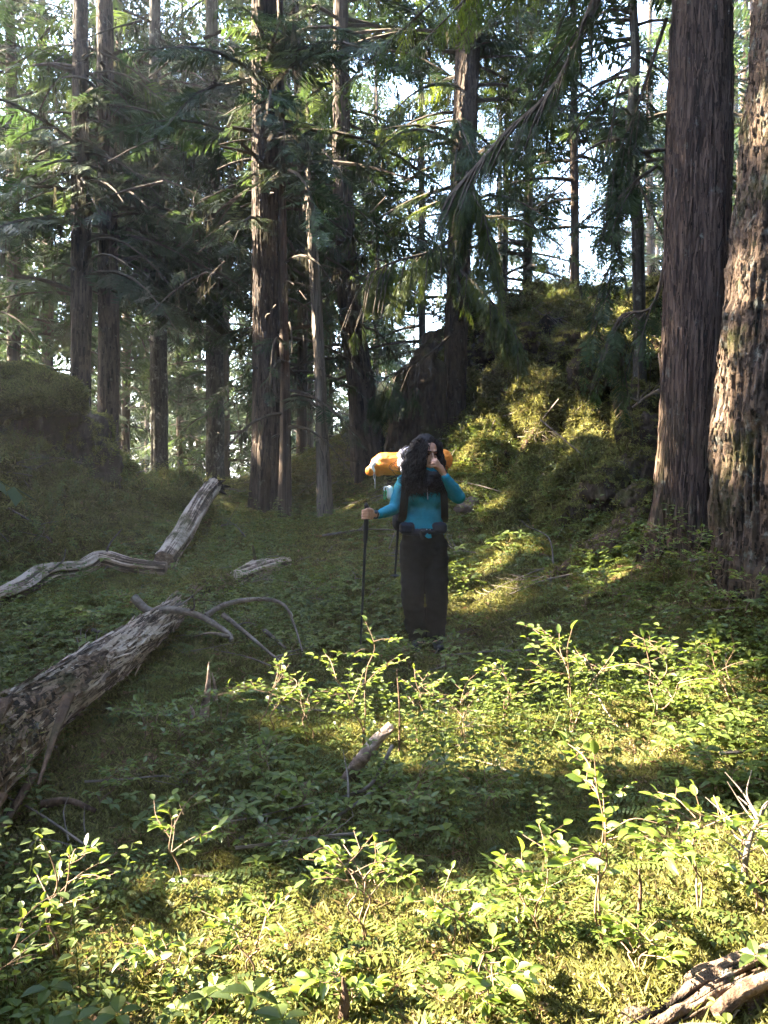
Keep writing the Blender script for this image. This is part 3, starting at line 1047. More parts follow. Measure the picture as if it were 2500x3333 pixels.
tree('twisted_tree', 'thin many-limbed tree tangled with bare twigs left of the smooth cedar',
     tpath([(2085, 960, 9.6), (2075, 700, 9.5), (2050, 450, 9.4), (2070, 200, 9.4), (2060, 0, 9.4)], 12), [0.075, 0.065, 0.06, 0.05, 0.045, 0.02],
     'bark_grey', [dict(z_lo=4.9, z_hi=8.2, reach=1.7, nb=38, size=0.38, per_m=8, droop=0.7, lich=0.3, seed=87, dead=0.4),
                   dict(z_lo=8.2, z_hi=11.5, reach=2.0, nb=24, size=0.55, per_m=7, seed=88, droop=.5)],
     'needles', seg=20, n=90, ridge=0.08, rfreq=5, lump=0.15, flare=0.2, seed=53)
tree('slope_sapling', 'young dark tree behind the slope tree with its foot hidden by the rotten stump',
     tpath([(1375, 1290, 15.5), (1375, 1100, 15.5), (1372, 700, 15.5)], 14), [0.075, 0.07, 0.06, 0.02],
     'bark_grey', [dict(z_lo=4.0, z_hi=13.2, reach=2.1, nb=60, size=0.55, per_m=6, droop=0.35, seed=90)],
     seg=20, n=60, ridge=0.06, rfreq=5, flare=0.2, seed=54)
tree('curtain_tree', 'broad-crowned evergreen whose boughs hang in a dark curtain left of the cedar',
     tpath([(1870, 1020, 12.6), (1872, 800, 12.6), (1868, 300, 12.6)], 15), [0.07, 0.065, 0.055, 0.02],
     'bark_brown', [dict(z_lo=6.0, z_hi=13.5, reach=2.0, nb=50, size=0.5, per_m=7, droop=0.5, seed=92)],
     seg=20, n=60, ridge=0.06, rfreq=5, flare=0.2, seed=57)


# 3 long boughs that cross the view
def bough(name, label, pts, r0, r1, kind, size, per_m, hang=0.8, mat='cedar_leaf', tint=(0.3, 0.8), seed=0, bark='twig', side=0.5, start=0.15, subs=0, sub_len=0.8, category='branch', lich=0):
    g = np.random.default_rng(seed + 500)
    pts = np.asarray(pts, float)
    root = thing(name, pts[0], label, category)
    b = Buf()
    c = tube(b, pts, [r0, r1], 7, len(pts) * 6, rough=0.12, seed=seed)
    sb = Buf()
    POS, DIR, SZ = [], [], []
    L = np.linalg.norm(np.diff(c, axis=0), axis=1).sum()
    lines = [(c, start)]
    for i in range(subs):
        t = g.uniform(start, 0.98)
        k = int(t * (len(c) - 1))
        d = norm(c[min(k + 1, len(c) - 1)] - c[k])
        w = norm(np.cross(d, [0, 0, 1])) * g.choice([-1, 1])
        e = norm(d * 0.6 + w * side + [0, 0, -hang * 0.7]) * sub_len * g.uniform(0.6, 1.2)
        s_ = np.array([c[k], c[k] + e * 0.5 + [0, 0, 0.05], c[k] + e + [0, 0, -0.15 * sub_len]])
        cc = tube(b, s_, [r1 + (r0 - r1) * 0.25, 0.003], 4, 8, cap=False)
        lines.append((cc, 0.1))
    for cc, st in lines:
        LL = np.linalg.norm(np.diff(cc, axis=0), axis=1).sum()
        ns = int(LL * per_m) + 2
        t = np.linspace(st, 1, ns)
        pp = np.stack([np.interp(t, np.linspace(0, 1, len(cc)), cc[:, k]) for k in range(3)], -1)
        d = norm(cc[-1] - cc[0])
        w = norm(np.cross(d, [0, 0, 1]))
        s = np.where(np.arange(ns) % 2 == 0, 1, -1)[:, None]
        dd = norm(d * g.uniform(0.2, 0.9, (ns, 1)) + w * s * g.uniform(0.2, 1.0, (ns, 1)) + np.array([0, 0, -1]) * g.uniform(0.3, 1.3, (ns, 1)) * hang)
        POS.append(pp); DIR.append(dd); SZ.append(size * g.uniform(0.6, 1.2, ns))
    POS, DIR, SZ = np.concatenate(POS), np.concatenate(DIR), np.concatenate(SZ)
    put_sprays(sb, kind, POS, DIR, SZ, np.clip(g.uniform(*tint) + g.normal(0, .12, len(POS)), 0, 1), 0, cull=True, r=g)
    if sb.V:
        cull_faces(sb)
    part('limb', b, M[bark], root)
    if sb.n and sb.F:
        part('foliage', sb, M[mat], root, None, False, kind='stuff')
    return root


bough('cedar_bough', 'long dark bough sweeping down from the upper right to the slope tree, fringed with cedar',
      [P(2080, -260, 7.4), P(1930, 20, 7.7), P(1860, 190, 7.9), P(1775, 320, 8.1), P(1650, 430, 8.4), P(1560, 530, 8.6), P(1480, 620, 8.8)], 0.055, 0.012, 'cedar', 0.24, 9, 1.2, seed=1, subs=40, sub_len=0.65, start=0.12)
bough('hanging_bough', 'bright green cedar bough hanging in front of the slope tree trunk',
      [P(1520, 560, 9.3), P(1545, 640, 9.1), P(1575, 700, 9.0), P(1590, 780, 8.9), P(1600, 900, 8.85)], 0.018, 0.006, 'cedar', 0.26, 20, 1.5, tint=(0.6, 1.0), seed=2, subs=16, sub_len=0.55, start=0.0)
bough('low_cedar_bough', 'drooping cedar bough reaching down to the bank between slope tree and boulder',
      [P(1500, 880, 10.6), P(1580, 960, 10.2), P(1650, 1040, 10.0), P(1690, 1120, 9.9)], 0.02, 0.006, 'cedar', 0.27, 18, 1.3, seed=3, subs=16, sub_len=0.5, start=0.05)
bough('left_cedar_bough', 'wide dark cedar bough left of the slope tree at head-lit height',
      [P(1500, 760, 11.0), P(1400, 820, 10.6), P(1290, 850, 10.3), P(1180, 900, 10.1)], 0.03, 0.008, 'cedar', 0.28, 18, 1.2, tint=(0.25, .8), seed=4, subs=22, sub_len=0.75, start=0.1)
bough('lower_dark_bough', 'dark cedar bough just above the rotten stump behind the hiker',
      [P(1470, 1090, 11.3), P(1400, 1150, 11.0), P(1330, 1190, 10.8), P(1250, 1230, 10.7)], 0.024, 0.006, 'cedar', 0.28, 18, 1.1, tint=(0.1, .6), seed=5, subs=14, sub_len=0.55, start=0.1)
for i, (a, la) in enumerate([
    ([(2170, 60, 7.6), (2080, 330, 7.7), (2010, 520, 7.8), (1960, 760, 7.9)], 'dead bough with long bare twigs crossing the sky left of the cedar'),
    ([(2140, 540, 7.6), (2060, 600, 7.7), (2000, 690, 7.8), (1985, 980, 7.9)], 'drooping dead bough that ends above the mossy bank crest'),
    ([(2165, 860, 7.2), (2120, 1000, 7.3), (2020, 1030, 7.4), (1990, 1140, 7.5)], 'lowest dead bough beside the cedar, hanging before the moss')]):
    bough('dead_bough', la, [P(*q_) for q_ in a], 0.02, 0.004, 'hemlock', 0.26, 4 if i < 2 else 2, 1.2, mat='needles', seed=20 + i, subs=18, sub_len=0.7, start=0.2, bark='twig')

# 4 the far forest beyond the crest: a few models, copied
protos = []
for k in range(5):
    g = np.random.default_rng(900 + k)
    Ht = [20, 24, 17, 22, 19][k]
    rr = [0.14, 0.17, 0.10, 0.13, 0.12][k]
    tb, c, r = trunk_buf([(0, 0, -1.0), (g.uniform(-.1, .1), 0, Ht * .3), (g.uniform(-.2, .2), .1, Ht * .6), (0, 0, Ht)], [rr * 1.1, rr, rr * .7, 0.03], seg=14, n=40, ridge=0.08, rfreq=4, flare=.3, seed=60 + k)
    cb, lb = crown_bufs(c, r, z_lo=[3.0, 3.6, 1.6, 2.6, 4.4][k], z_hi=Ht * .97, reach=[2.7, 2.9, 2.1, 2.4, 2.6][k], nb=[84, 90, 76, 84, 66][k], size=[0.72, 0.75, 0.62, 0.68, 0.7][k], per_m=4.8, kind='far', droop=0.35, lich=0.25, cull=False, seed=300 + k, min_reach=.25)
    protos.append((tb.mesh('trunk', M['bark_grey' if k % 2 else 'bark_brown']), cb.mesh('crown', [M['twig'], M['needles']], False), lb.mesh('hanging_lichen', M['lichen'], False)))


def far_tree(x, y, k, s=1.0, label=None, group=None, name='far_tree', rz=None):
    tm, cm, lm = protos[k]
    root = thing(name, (x, y, gz(x, y) if y < 44 else float(h0(np.array(x), np.array(y)))), label, 'tree', group)
    root.rotation_euler.z = random.uniform(0, 6.28) if rz is None else rz
    root.scale = (s, s, s * random.uniform(0.92, 1.1))
    link('trunk', tm, root)
    link('crown', cm, root)
    link('hanging_lichen', lm, root, kind='stuff')
    return root


named_far = [
    (45, 17, 0, .95, 'far trunk nearest the left edge, rising behind the moss-capped stump'),
    (150, 18, 2, 1.1, 'dark trunk behind the middle of the moss-capped stump'),
    (405, 20, 2, 1.0, 'very thin trunk just right of the dark left tree'),
    (590, 22, 2, .9, 'pale thin trunk with a sunlit side in the bright gap beyond the crest'),
    (625, 25, 2, .9, 'dark thin trunk in the bright gap left of the leaning log root'),
    (648, 28, 4, .8, 'farthest thin trunk in the bright gap above the crest log'),
    (980, 15, 2, .9, 'thin dark tree between the slim tree and the snag')]
for px, Y, k, s, la in named_far:
    far_tree(P(px, 0, Y)[0], Y, k, s, la)
g = np.random.default_rng(5)
spots = []
tries = 0
while len(spots) < 60 and tries < 4000:
    tries += 1
    Y = 16 + 34 * g.uniform() ** 1.3
    x = g.uniform(-0.56, 0.56) * Y
    px = 1250 + x / Y * F
    if 560 < px < 670 and Y < 40:
        continue
    if px > 1150 and Y < 19:
        continue
    if 1560 < px < 2120 and g.uniform() < .75:
        continue
    if all((x - a) ** 2 + (Y - b) ** 2 > (1.5 + 0.02 * Y) ** 2 for a, b in spots):
        spots.append((x, Y))
marks = [(-1e9, 'left of the photograph edge'), (0, 'between the left edge and the tree above the stump'), (262, 'just left of the dark straight left tree'), (352, 'between the dark left tree and the flaking grey one'),
         (520, 'between the flaking tree and the straight grey tree'), (700, 'between the straight grey tree and the central tree'), (866, 'between the central tree and the pale snag'), (1050, 'between the snag and the slope tree'),
         (1485, 'between the slope tree and the bank crest tree'), (1715, 'between the crest tree and the smooth cedar'), (2180, 'behind the two great trunks'), (2500, 'past the right edge')]
ords = ['first', 'second', 'third', 'fourth', 'fifth', 'sixth', 'seventh', 'eighth', 'ninth', 'tenth', 'eleventh', 'twelfth']
spots.sort(key=lambda q_: q_[0] / q_[1])
seen = {}
for i, (x, Y) in enumerate(spots):
    px = 1250 + x / Y * F
    k = max(j for j, (m_, _) in enumerate(marks) if px >= m_)
    nth = seen[k] = seen.get(k, 0) + 1
    far_tree(x, Y, int(g.choice([0, 1, 2, 2, 2, 3, 4])), g.uniform(.75, 1.15), '%s dark far conifer from left, %s' % (ords[min(nth, 12) - 1], marks[k][1]),
             'trees of the far forest')


# 5 unseen trees added round the glade to block sun and sky light
ob = Buf()
g = np.random.default_rng(8)
off = []
for i in range(3200):
    x, y = (g.uniform(-19, -5.2), g.uniform(-2.5, 15)) if i < 1500 else (g.uniform(-14, 15), g.uniform(-13, 14))
    if i >= 1500 and (x < 0 and y > -3 or abs(x) < 0.5 * y + 3.4 or math.hypot(x, y) < 4.2):
        continue
    if i < 1500 and x > -0.5 * y - 2.6:
        continue
    if all((x - a) ** 2 + (y - b) ** 2 > 2.6 ** 2 for a, b in off):
        col_pts = np.stack([np.full(60, x), np.full(60, y), np.linspace(0, 15, 60)], -1)
        muv, cuv = uv(np.array(MAIN)), uv(col_pts)
        if i >= 1500 or (~sun_mask(col_pts, 0.16)).sum() <= 5 and np.sqrt(((muv[:, None] - cuv[None]) ** 2).sum(-1)).min() > .24:
            off.append((x, y))
for i, (x, y) in enumerate(off):
    z = gz(x, y) - .3
    Ht = g.uniform(11, 15.5)
    tb, c, r = trunk_buf([(x, y, z), (x + .1, y, z + Ht * .5), (x, y, z + Ht)], [.16, .12, .03], seg=10, n=14, ridge=.05, seed=700 + i)
    V = tb.V[0].reshape(14, 10, 3)
    keep = sun_mask(c, 0.15)
    ob.add(tb.V[0], tb.F[0][0], tb.A[0], 0)
    cb, _ = crown_bufs(c, r, z_lo=z + 2.2, z_hi=z + Ht * .97, reach=3.0, nb=int(Ht * 5.5), size=1.0, per_m=4.2, kind='far', droop=.35, seed=800 + i, min_reach=.5)
    for v, a_, (f, m_) in zip(cb.V, cb.A, cb.F):
        pass
    off0 = ob.n
    Vc, Ac = np.concatenate(cb.V), np.concatenate(cb.A)
    ob.V.append(Vc); ob.A.append(Ac)
    for f, m_ in cb.F:
        ob.F.append((f + off0, m_))
    ob.n += len(Vc)
link('forest', ob.mesh('forest', [M['bark_brown'], M['needles']], False), kind='stuff', label='unseen trees added round the glade to shade it')


# ------------------------------------------------------------------ ground cover, scattered over the real surface
tri_c = GV[GF].mean(1)
e1 = GV[GF[:, 1]] - GV[GF[:, 0]]
e2 = GV[GF[:, 3]] - GV[GF[:, 0]]
fn = np.cross(e1, e2)
farea = np.linalg.norm(fn, axis=1)
fnrm = fn / (farea[:, None] + 1e-12)
in_view = (tri_c[:, 1] > 1.7) & (tri_c[:, 1] < 16) & (np.abs(tri_c[:, 0]) < 0.54 * tri_c[:, 1] + 0.9)
h_m = hillmask(tri_c[:, 0], tri_c[:, 1])


def scatter(density, seed, clump=None, clump_scale=1.5):
    """random points on the ground; density per square metre for every ground face"""
    g_ = np.random.default_rng(seed)
    d = density * in_view
    if clump is not None:
        d = d * smooth(clump[0], clump[1], fbm(tri_c * clump_scale, 3, seed))
    lam = d * farea
    k = g_.poisson(lam)
    f = np.repeat(np.arange(len(k)), k)
    a, b_ = g_.uniform(size=(2, len(f)))
    p = GV[GF[f, 0]] + a[:, None] * e1[f] + b_[:, None] * e2[f]
    return p, fnrm[f], g_


def tmpl(name, V, Fc, mats, a=0.5):
    b = Buf()
    if isinstance(V, list):
        for v, f, aa, m in V:
            b.add(v, f, aa, m)
    else:
        b.add(V, Fc, a)
    return b.mesh(name, mats, False)


def oval(L=1.0, W=0.5, fold=0.12, curl=0.15, rows=4):
    """a leaf blade with a midrib, along +x"""
    V = [(0, 0, 0)]
    xs = np.linspace(0, 1, rows + 2)[1:-1]
    for x in xs:
        w = W * 0.5 * (math.sin(math.pi * x ** 0.85)) ** 0.75
        z = -curl * x * x
        V += [(x * L, w * L, (z + fold * w / W * 2) * L), (x * L, 0, z * L), (x * L, -w * L, (z + fold * w / W * 2) * L)]
    V.append((L, 0, -curl * 1.1 * L))
    Fc = [(0, 2, 1), (0, 3, 2)]
    for i in range(rows - 1):
        a = 1 + 3 * i
        Fc += [(a, a + 1, a + 4), (a, a + 4, a + 3), (a + 1, a + 2, a + 5), (a + 1, a + 5, a + 4)]
    a = 1 + 3 * (rows - 1)
    n = len(V) - 1
    Fc += [(a, a + 1, n), (a + 1, a + 2, n)]
    return np.array(V, float), np.array(Fc)


def leaf_ring(seed, n=5, R=0.035, h=0.06, up=0.2, W=0.55):
    r = np.random.default_rng(seed)
    b = Buf()
    v, f = oval(1, W, rows=3)
    az = np.linspace(0, 2 * np.pi, n, endpoint=False) + r.uniform(-.3, .3, n)
    X = norm(np.stack([np.cos(az), np.sin(az), r.uniform(-.1, .35, n) + up - .2], -1))
    X, Yv, Z = axes_from(X, roll=r.normal(0, .25, n))
    pos = np.tile([0, 0, h], (n, 1)) + X * 0.004
    stamp(b, v, f, pos, X, Yv, Z, R * r.uniform(.8, 1.2, n), r.uniform(0, 1, n))
    tube(b, [(0, 0, -0.02), (0.003, 0, h)], [0.0015, 0.001], 3, 2, cap=False, a=.2)
    return b


def sprig(seed, h=0.16, n=12, R=0.026, W=0.6):
    r = np.random.default_rng(seed)
    b = Buf()
    v, f = oval(1, W, rows=3)
    lean = r.uniform(-.35, .35, 2)
    t = np.linspace(.3, 1, n)
    pos = np.stack([lean[0] * h * t, lean[1] * h * t, h * t], -1)
    az = np.arange(n) * 2.4 + r.uniform(-.3, .3, n)
    X = norm(np.stack([np.cos(az), np.sin(az), r.uniform(-.1, .4, n)], -1))
    X, Yv, Z = axes_from(X, roll=r.normal(0, .3, n))
    pos = pos + X * R * .3
    stamp(b, v, f, pos, X, Yv, Z, R * r.uniform(.7, 1.2, n), r.uniform(0, 1, n))
    tube(b, [(0, 0, -0.02), (lean[0] * h, lean[1] * h, h)], [0.0018, 0.001], 3, 2, cap=False, a=.1)
    return b


def tuft(seed, n=16, h=0.03, spread=0.02, w=0.003, lean=.6):
    r = np.random.default_rng(seed)
    V = []
    for i in range(n):
        x, y = r.normal(0, spread, 2)
        d = r.normal(0, lean, 2)
        L = h * r.uniform(.6, 1.3)
        V.append(blade((x, y, -.004), (x + d[0] * L, y + d[1] * L, L), w * r.uniform(.7, 1.4), (r.normal(), r.normal(), .2)))
    v = np.concatenate(V)
    b = Buf()
    b.add(v, np.arange(len(v)).reshape(-1, 4), np.repeat(r.uniform(0, 1, n), 4))
    return b


def frond(seed, L=0.13, n=9):
    """small feathery spray lying low (ferny moss, young fern)"""
    r = np.random.default_rng(seed)
    V = []
    for k in range(4):
        az = k * 1.57 + r.uniform(-.5, .5)
        o = np.array([math.cos(az), math.sin(az), 0])
        p = np.array([-o[1], o[0], 0])
        for i in range(n):
            t = (i + 1) / (n + 1)
            c = o * L * t + np.array([0, 0, L * (.55 * t - .5 * t * t)])
            for s in (-1, 1):
                V.append(blade(c, c + (o * .4 + p * s) * L * .26 * (1 - t * .75) + [0, 0, -.01], .006, (0, 0, 1)))
    v = np.concatenate(V)
    b = Buf()
    b.add(v, np.arange(len(v)).reshape(-1, 4), .5)
    return b


def litter_piece(seed):
    r = np.random.default_rng(seed)
    b = Buf()
    if seed % 2:
        for _ in range(6):
            x, y = r.normal(0, .02, 2)
            a = r.uniform(0, 3.1)
            b.add(blade((x, y, .004), (x + .05 * math.cos(a), y + .05 * math.sin(a), .008), .0018), [[0, 1, 2, 3]], r.uniform())
    else:
        v, f = oval(.03, .6, .3, .4, 3)
        b.add(v + [0, 0, .006], f, r.uniform())
        tube(b, [(-.03, .01, .004), (.05, -.01, .012)], .0014, 3, 2, cap=False, a=.8)
    return b


def template_set(name, bufs, mats):
    c = bpy.data.collections.new(name)
    for i, b in enumerate(bufs):
        o = bpy.data.objects.new('%s_%02d' % (name, i), b.mesh(name, mats, False))
        c.objects.link(o)
    return c


def instance_stuff(name, label, col_, p, nrm, g_, smin, smax, up=0.6, sink=0.0, ncol=4):
    """one object of countless small plants"""
    n = len(p)
    me = bpy.data.meshes.new(name)
    me.vertices.add(n)
    me.vertices.foreach_set('co', (p + np.array([0, 0, -sink])).astype(np.float32).ravel())
    z = norm(nrm * (1 - up) + np.array([0, 0, up]) + g_.normal(0, .12, (n, 3)))
    az = g_.uniform(0, 2 * np.pi, n)
    # euler XYZ that tilts +z to z after a spin about z
    X, Yv, Z = axes_from(np.cross(np.stack([-np.sin(az), np.cos(az), 0 * az], -1), z), up=(0, 0, 1))
    x = norm(np.stack([np.cos(az), np.sin(az), 0 * az], -1) - z * (np.cos(az) * z[:, 0] + np.sin(az) * z[:, 1])[:, None])
    y = np.cross(z, x)
    ey = np.arcsin(np.clip(-x[:, 2], -1, 1))
    ez = np.arctan2(x[:, 1], x[:, 0])
    ex = np.arctan2(y[:, 2], z[:, 2])
    a = me.attributes.new('rot', 'FLOAT_VECTOR', 'POINT')
    a.data.foreach_set('vector', np.stack([ex, ey, ez], -1).astype(np.float32).ravel())
    a = me.attributes.new('scl', 'FLOAT', 'POINT')
    a.data.foreach_set('value', g_.uniform(smin, smax, n).astype(np.float32))
    a = me.attributes.new('idx', 'INT', 'POINT')
    a.data.foreach_set('value', g_.integers(0, ncol, n).astype(np.int32))
    me.update()
    o = link(name, me, kind='stuff')
    if label:
        o['label'] = label
    ng = bpy.data.node_groups.new(name, 'GeometryNodeTree')
    ng.interface.new_socket('Geometry', in_out='INPUT', socket_type='NodeSocketGeometry')
    ng.interface.new_socket('Geometry', in_out='OUTPUT', socket_type='NodeSocketGeometry')
    gi, go = ng.nodes.new('NodeGroupInput'), ng.nodes.new('NodeGroupOutput')
    ci = ng.nodes.new('GeometryNodeCollectionInfo')
    ci.inputs['Collection'].default_value = col_
    ci.inputs['Separate Children'].default_value = True
    ci.inputs['Reset Children'].default_value = True
    ip = ng.nodes.new('GeometryNodeInstanceOnPoints')
    ip.inputs['Pick Instance'].default_value = True

    def attr(nm, t):
        q_ = ng.nodes.new('GeometryNodeInputNamedAttribute')
        q_.data_type = t
        q_.inputs['Name'].default_value = nm
        return q_.outputs['Attribute']
    e2r = ng.nodes.new('FunctionNodeEulerToRotation')
    L = ng.links.new
    L(gi.outputs[0], ip.inputs['Points'])
    L(ci.outputs[0], ip.inputs['Instance'])
    L(attr('idx', 'INT'), ip.inputs['Instance Index'])
    L(attr('rot', 'FLOAT_VECTOR'), e2r.inputs[0])
    L(e2r.outputs[0], ip.inputs['Rotation'])
    L(attr('scl', 'FLOAT'), ip.inputs['Scale'])
    L(ip.outputs[0], go.inputs[0])
    md = o.modifiers.new('plants', 'NODES')
    md.node_group = ng
    return o


Yc = tri_c[:, 1]
Xc = tri_c[:, 0]
steep = fnrm[:, 2]
flat = (1 - h_m)
tufts = template_set('moss_tuft', [tuft(i, 26, .016, .020, .0030, 1.0) for i in range(4)], [M['moss_blade']])
earth = 1 - h_m * smooth(.02, .22, fbm(tri_c * [1.1, .8, 1.5], 4, 55) + .16 * smooth(1.9, 3.0, tri_c[:, 0]))      # bare earth and rotten wood between bank moss, also painting shade in hollows
p, n_, g_ = scatter((5200 / (1 + (Yc / 3.4) ** 2)) * (0.6 + h_m) * (.12 + .88 * earth), 101)
instance_stuff('moss', 'short moss covering the forest floor', tufts, p, n_, g_, .8, 1.7, .4)
hang_t = template_set('bank_moss_tuft', [tuft(10 + i, 34, .026, .045, .0055, 1.2) for i in range(4)], [M['moss_blade']])
p, n_, g_ = scatter(480 * h_m * earth, 102, (-.45, .0), 1.2)
instance_stuff('moss', 'golden green moss hanging over the bank', hang_t, p, n_, g_, .7, 1.5, .0)
rings = template_set('low_leaf', [leaf_ring(i, [4, 5, 6, 5][i], [.034, .042, .036, .048][i], [.05, .08, .06, .10][i]) for i in range(4)], [M['leaf_low']])
dens = (110 + 190 * np.exp(-((Yc - 5.5) / 2.0) ** 2) - 60 * smooth(8, 12, Yc)) * flat
p, n_, g_ = scatter(dens, 103, (-.18, .30), 1.1)
instance_stuff('undergrowth', 'low leafy plants carpeting the glade', rings, p, n_, g_, .7, 1.5, .85)
sprigs = template_set('sprig', [sprig(i, [.16, .22, .13, .28][i], [12, 14, 9, 18][i], [.026, .03, .024, .032][i]) for i in range(4)], [M['leaf_low']])
dens = (42 + 85 * np.exp(-((Yc - 5.5) / 2.2) ** 2)) * flat
p, n_, g_ = scatter(dens, 104, (-.1, .4), .8)
instance_stuff('undergrowth', 'small upright sprigs among the low leaves', sprigs, p, n_, g_, .7, 1.5, .9)
p, n_, g_ = scatter(160 * h_m * (steep > .1), 105, (-.1, .35), .9)
instance_stuff('undergrowth', 'small leafed creepers on the bank', sprigs, p, n_, g_, .5, 1.0, .35)
fr = template_set('frond', [frond(i, [.11, .15, .09, .2][i]) for i in range(4)], [M['leaf_low']])
p, n_, g_ = scatter(75 * (0.5 + flat) / (1 + (Yc / 7) ** 2), 106, (-.2, .3), 1.0)
instance_stuff('undergrowth', 'feathery small ferns and moss fronds', fr, p, n_, g_, .7, 1.4, .6)
li = template_set('litter_piece', [litter_piece(i) for i in range(4)], [M['litter']])
p, n_, g_ = scatter(900 / (1 + (Yc / 4.5) ** 2), 107, (-.3, .3), 1.6)
instance_stuff('litter', 'dead leaves and needles between the moss', li, p, n_, g_, .8, 1.8, .3)

def stick(seed):
    r = np.random.default_rng(seed)
    b = Buf()
    L = [.18, .3, .45, .25][seed % 4]
    pts = [(-L, 0, .01), (-L * .3, r.uniform(-.03, .03), .03), (L * .4, r.uniform(-.04, .04), .03), (L, r.uniform(-.05, .05), .015)]
    tube(b, pts, [.0065, .0025], 5, 9, rough=.3, seed=seed, a=.8)
    for k in range(3):
        x = r.uniform(-.5, .7) * L
        s_ = r.choice([-1, 1])
        tube(b, [(x, 0, .025), (x + .1, s_ * .06, .045), (x + .2 * r.uniform(.4, 1), s_ * .12, .05)], [.003, .001], 4, 5, cap=False, a=.8)
    return b


sticks = template_set('fallen_stick', [stick(i) for i in range(4)], [M['twig_dead']])
p, n_, g_ = scatter(3.4 * smooth(2.5, 6.0, Yc) + .5, 108, (-.5, .2), 1.3)
instance_stuff('litter', 'fallen dead twigs lying all over the moss', sticks, p, n_, g_, .5, 1.4, .2)

# ------------------------------------------------------------------ shrubs
leaf_meshes = []
for i in range(4):
    v, f = oval(1, [.52, .58, .48, .55][i], [.10, .16, .06, .2][i], [.12, .25, .05, .35][i], 5)
    b = Buf()
    b.add(v, f, [0.1, .4, .65, .95][i])
    leaf_meshes.append((b.mesh('leaf', M['leaf_obj']), v, f))


def shrub(name, label, base, height, spread, stems, nleaf, leafsize, seed, lean=(0, 0), single=True, group=None, umbrella=0.5, category='shrub'):
    """woody shrub: zigzag stems, side shoots and oval leaves held flat along them"""
    g = np.random.default_rng(seed)
    base = np.asarray(base, float)
    root = thing(name, base, label, category, group)
    shoots = []
    for s in range(stems):
        sb = Buf()
        az = g.uniform(0, 6.28)
        h = height * (1 if s == 0 else g.uniform(.6, .95))
        o = np.array([math.cos(az), math.sin(az)]) * spread * (0.25 if s == 0 else g.uniform(.3, .8)) + np.array(lean)
        n = 6
        t = np.linspace(0, 1, n)
        pts = base + np.stack([o[0] * t ** 1.3, o[1] * t ** 1.3, h * (t ** .9)], -1)
        pts[1:] += g.normal(0, .018, (n - 1, 3)) * [1, 1, .4]
        pts[0] = base + [g.normal(0, .015), g.normal(0, .015), -.05]
        r0 = .0028 + .0034 * height
        c = tube(sb, pts, [r0, r0 * .7, .0018], 6, 20, rough=.15, seed=seed)
        nb = int(g.integers(3, 6))
        tips = [(c[int(len(c) * .75)], c[-1])]
        for k in range(nb):
            tt = g.uniform(.35 + .2 * umbrella, .92)
            q0 = c[int(tt * (len(c) - 1))]
            a2 = g.uniform(0, 6.28)
            L = spread * g.uniform(.45, 1.0)
            e = q0 + [math.cos(a2) * L, math.sin(a2) * L, L * g.uniform(.1, .6)]
            m = (q0 + e) / 2 + g.normal(0, .012, 3) + [0, 0, L * .08]
            cc = tube(sb, [q0, m, e], [r0 * .55, .0013], 5, 8)
            tips.append((q0 + (e - q0) * .25, e))
            for kk in range(2):
                q1 = q0 + (e - q0) * g.uniform(.35, .75)
                a3 = a2 + g.choice([-1, 1]) * g.uniform(.5, 1.1)
                L3 = L * g.uniform(.35, .6)
                e3 = q1 + [math.cos(a3) * L3, math.sin(a3) * L3, L3 * g.uniform(.1, .5)]
                tube(sb, [q1, e3], [r0 * .35, .001], 4, 4)
                tips.append((q1, e3))
        part('stem', sb, M['stem'], root, base)
        shoots += tips
    # leaves
    nleaf = int(nleaf * 1.05)
    leafsize = leafsize * .98
    LP, LX = [], []
    w = np.array([np.linalg.norm(b_ - a_) for a_, b_ in shoots])
    cnt = np.maximum(3, np.round(nleaf * w / w.sum())).astype(int)
    for (a_, b_), k in zip(shoots, cnt):
        d = norm(b_ - a_)
        side = norm(np.cross(d, [0, 0, 1]))
        for i in range(k):
            t = (i + 1) / k
            sg = 1 if i % 2 else -1
            x = norm(d * .55 + side * sg * (0.9 if t < .97 else .05) + [0, 0, g.uniform(-.15, .3)])
            LP.append(a_ + (b_ - a_) * t)
            LX.append(x)
    LP, LX = np.array(LP), np.array(LX)
    X, Yv, Z = axes_from(LX, roll=g.normal(0, .35, len(LX)))
    sz = leafsize * g.uniform(.45, 1.2, len(LX))
    which = g.integers(0, 4, len(LX))
    if single:
        for i in range(len(LX)):
            o = bpy.data.objects.new('leaf', leaf_meshes[which[i]][0])
            COL.objects.link(o)
            o.parent = root
            o.matrix_basis = Matrix(((X[i][0] * sz[i], Yv[i][0] * sz[i], Z[i][0] * sz[i], LP[i][0] - base[0]),
                                     (X[i][1] * sz[i], Yv[i][1] * sz[i], Z[i][1] * sz[i], LP[i][1] - base[1]),
                                     (X[i][2] * sz[i], Yv[i][2] * sz[i], Z[i][2] * sz[i], LP[i][2] - base[2]), (0, 0, 0, 1)))
    else:
        b = Buf()
        for k in range(4):
            s = which == k
            stamp(b, leaf_meshes[k][1], leaf_meshes[k][2], LP[s], X[s], Yv[s], Z[s], sz[s], g.uniform(0, 1, s.sum()))
        part('foliage', b, M['leaf_shrub'], root, base, False, kind='stuff')
    return root


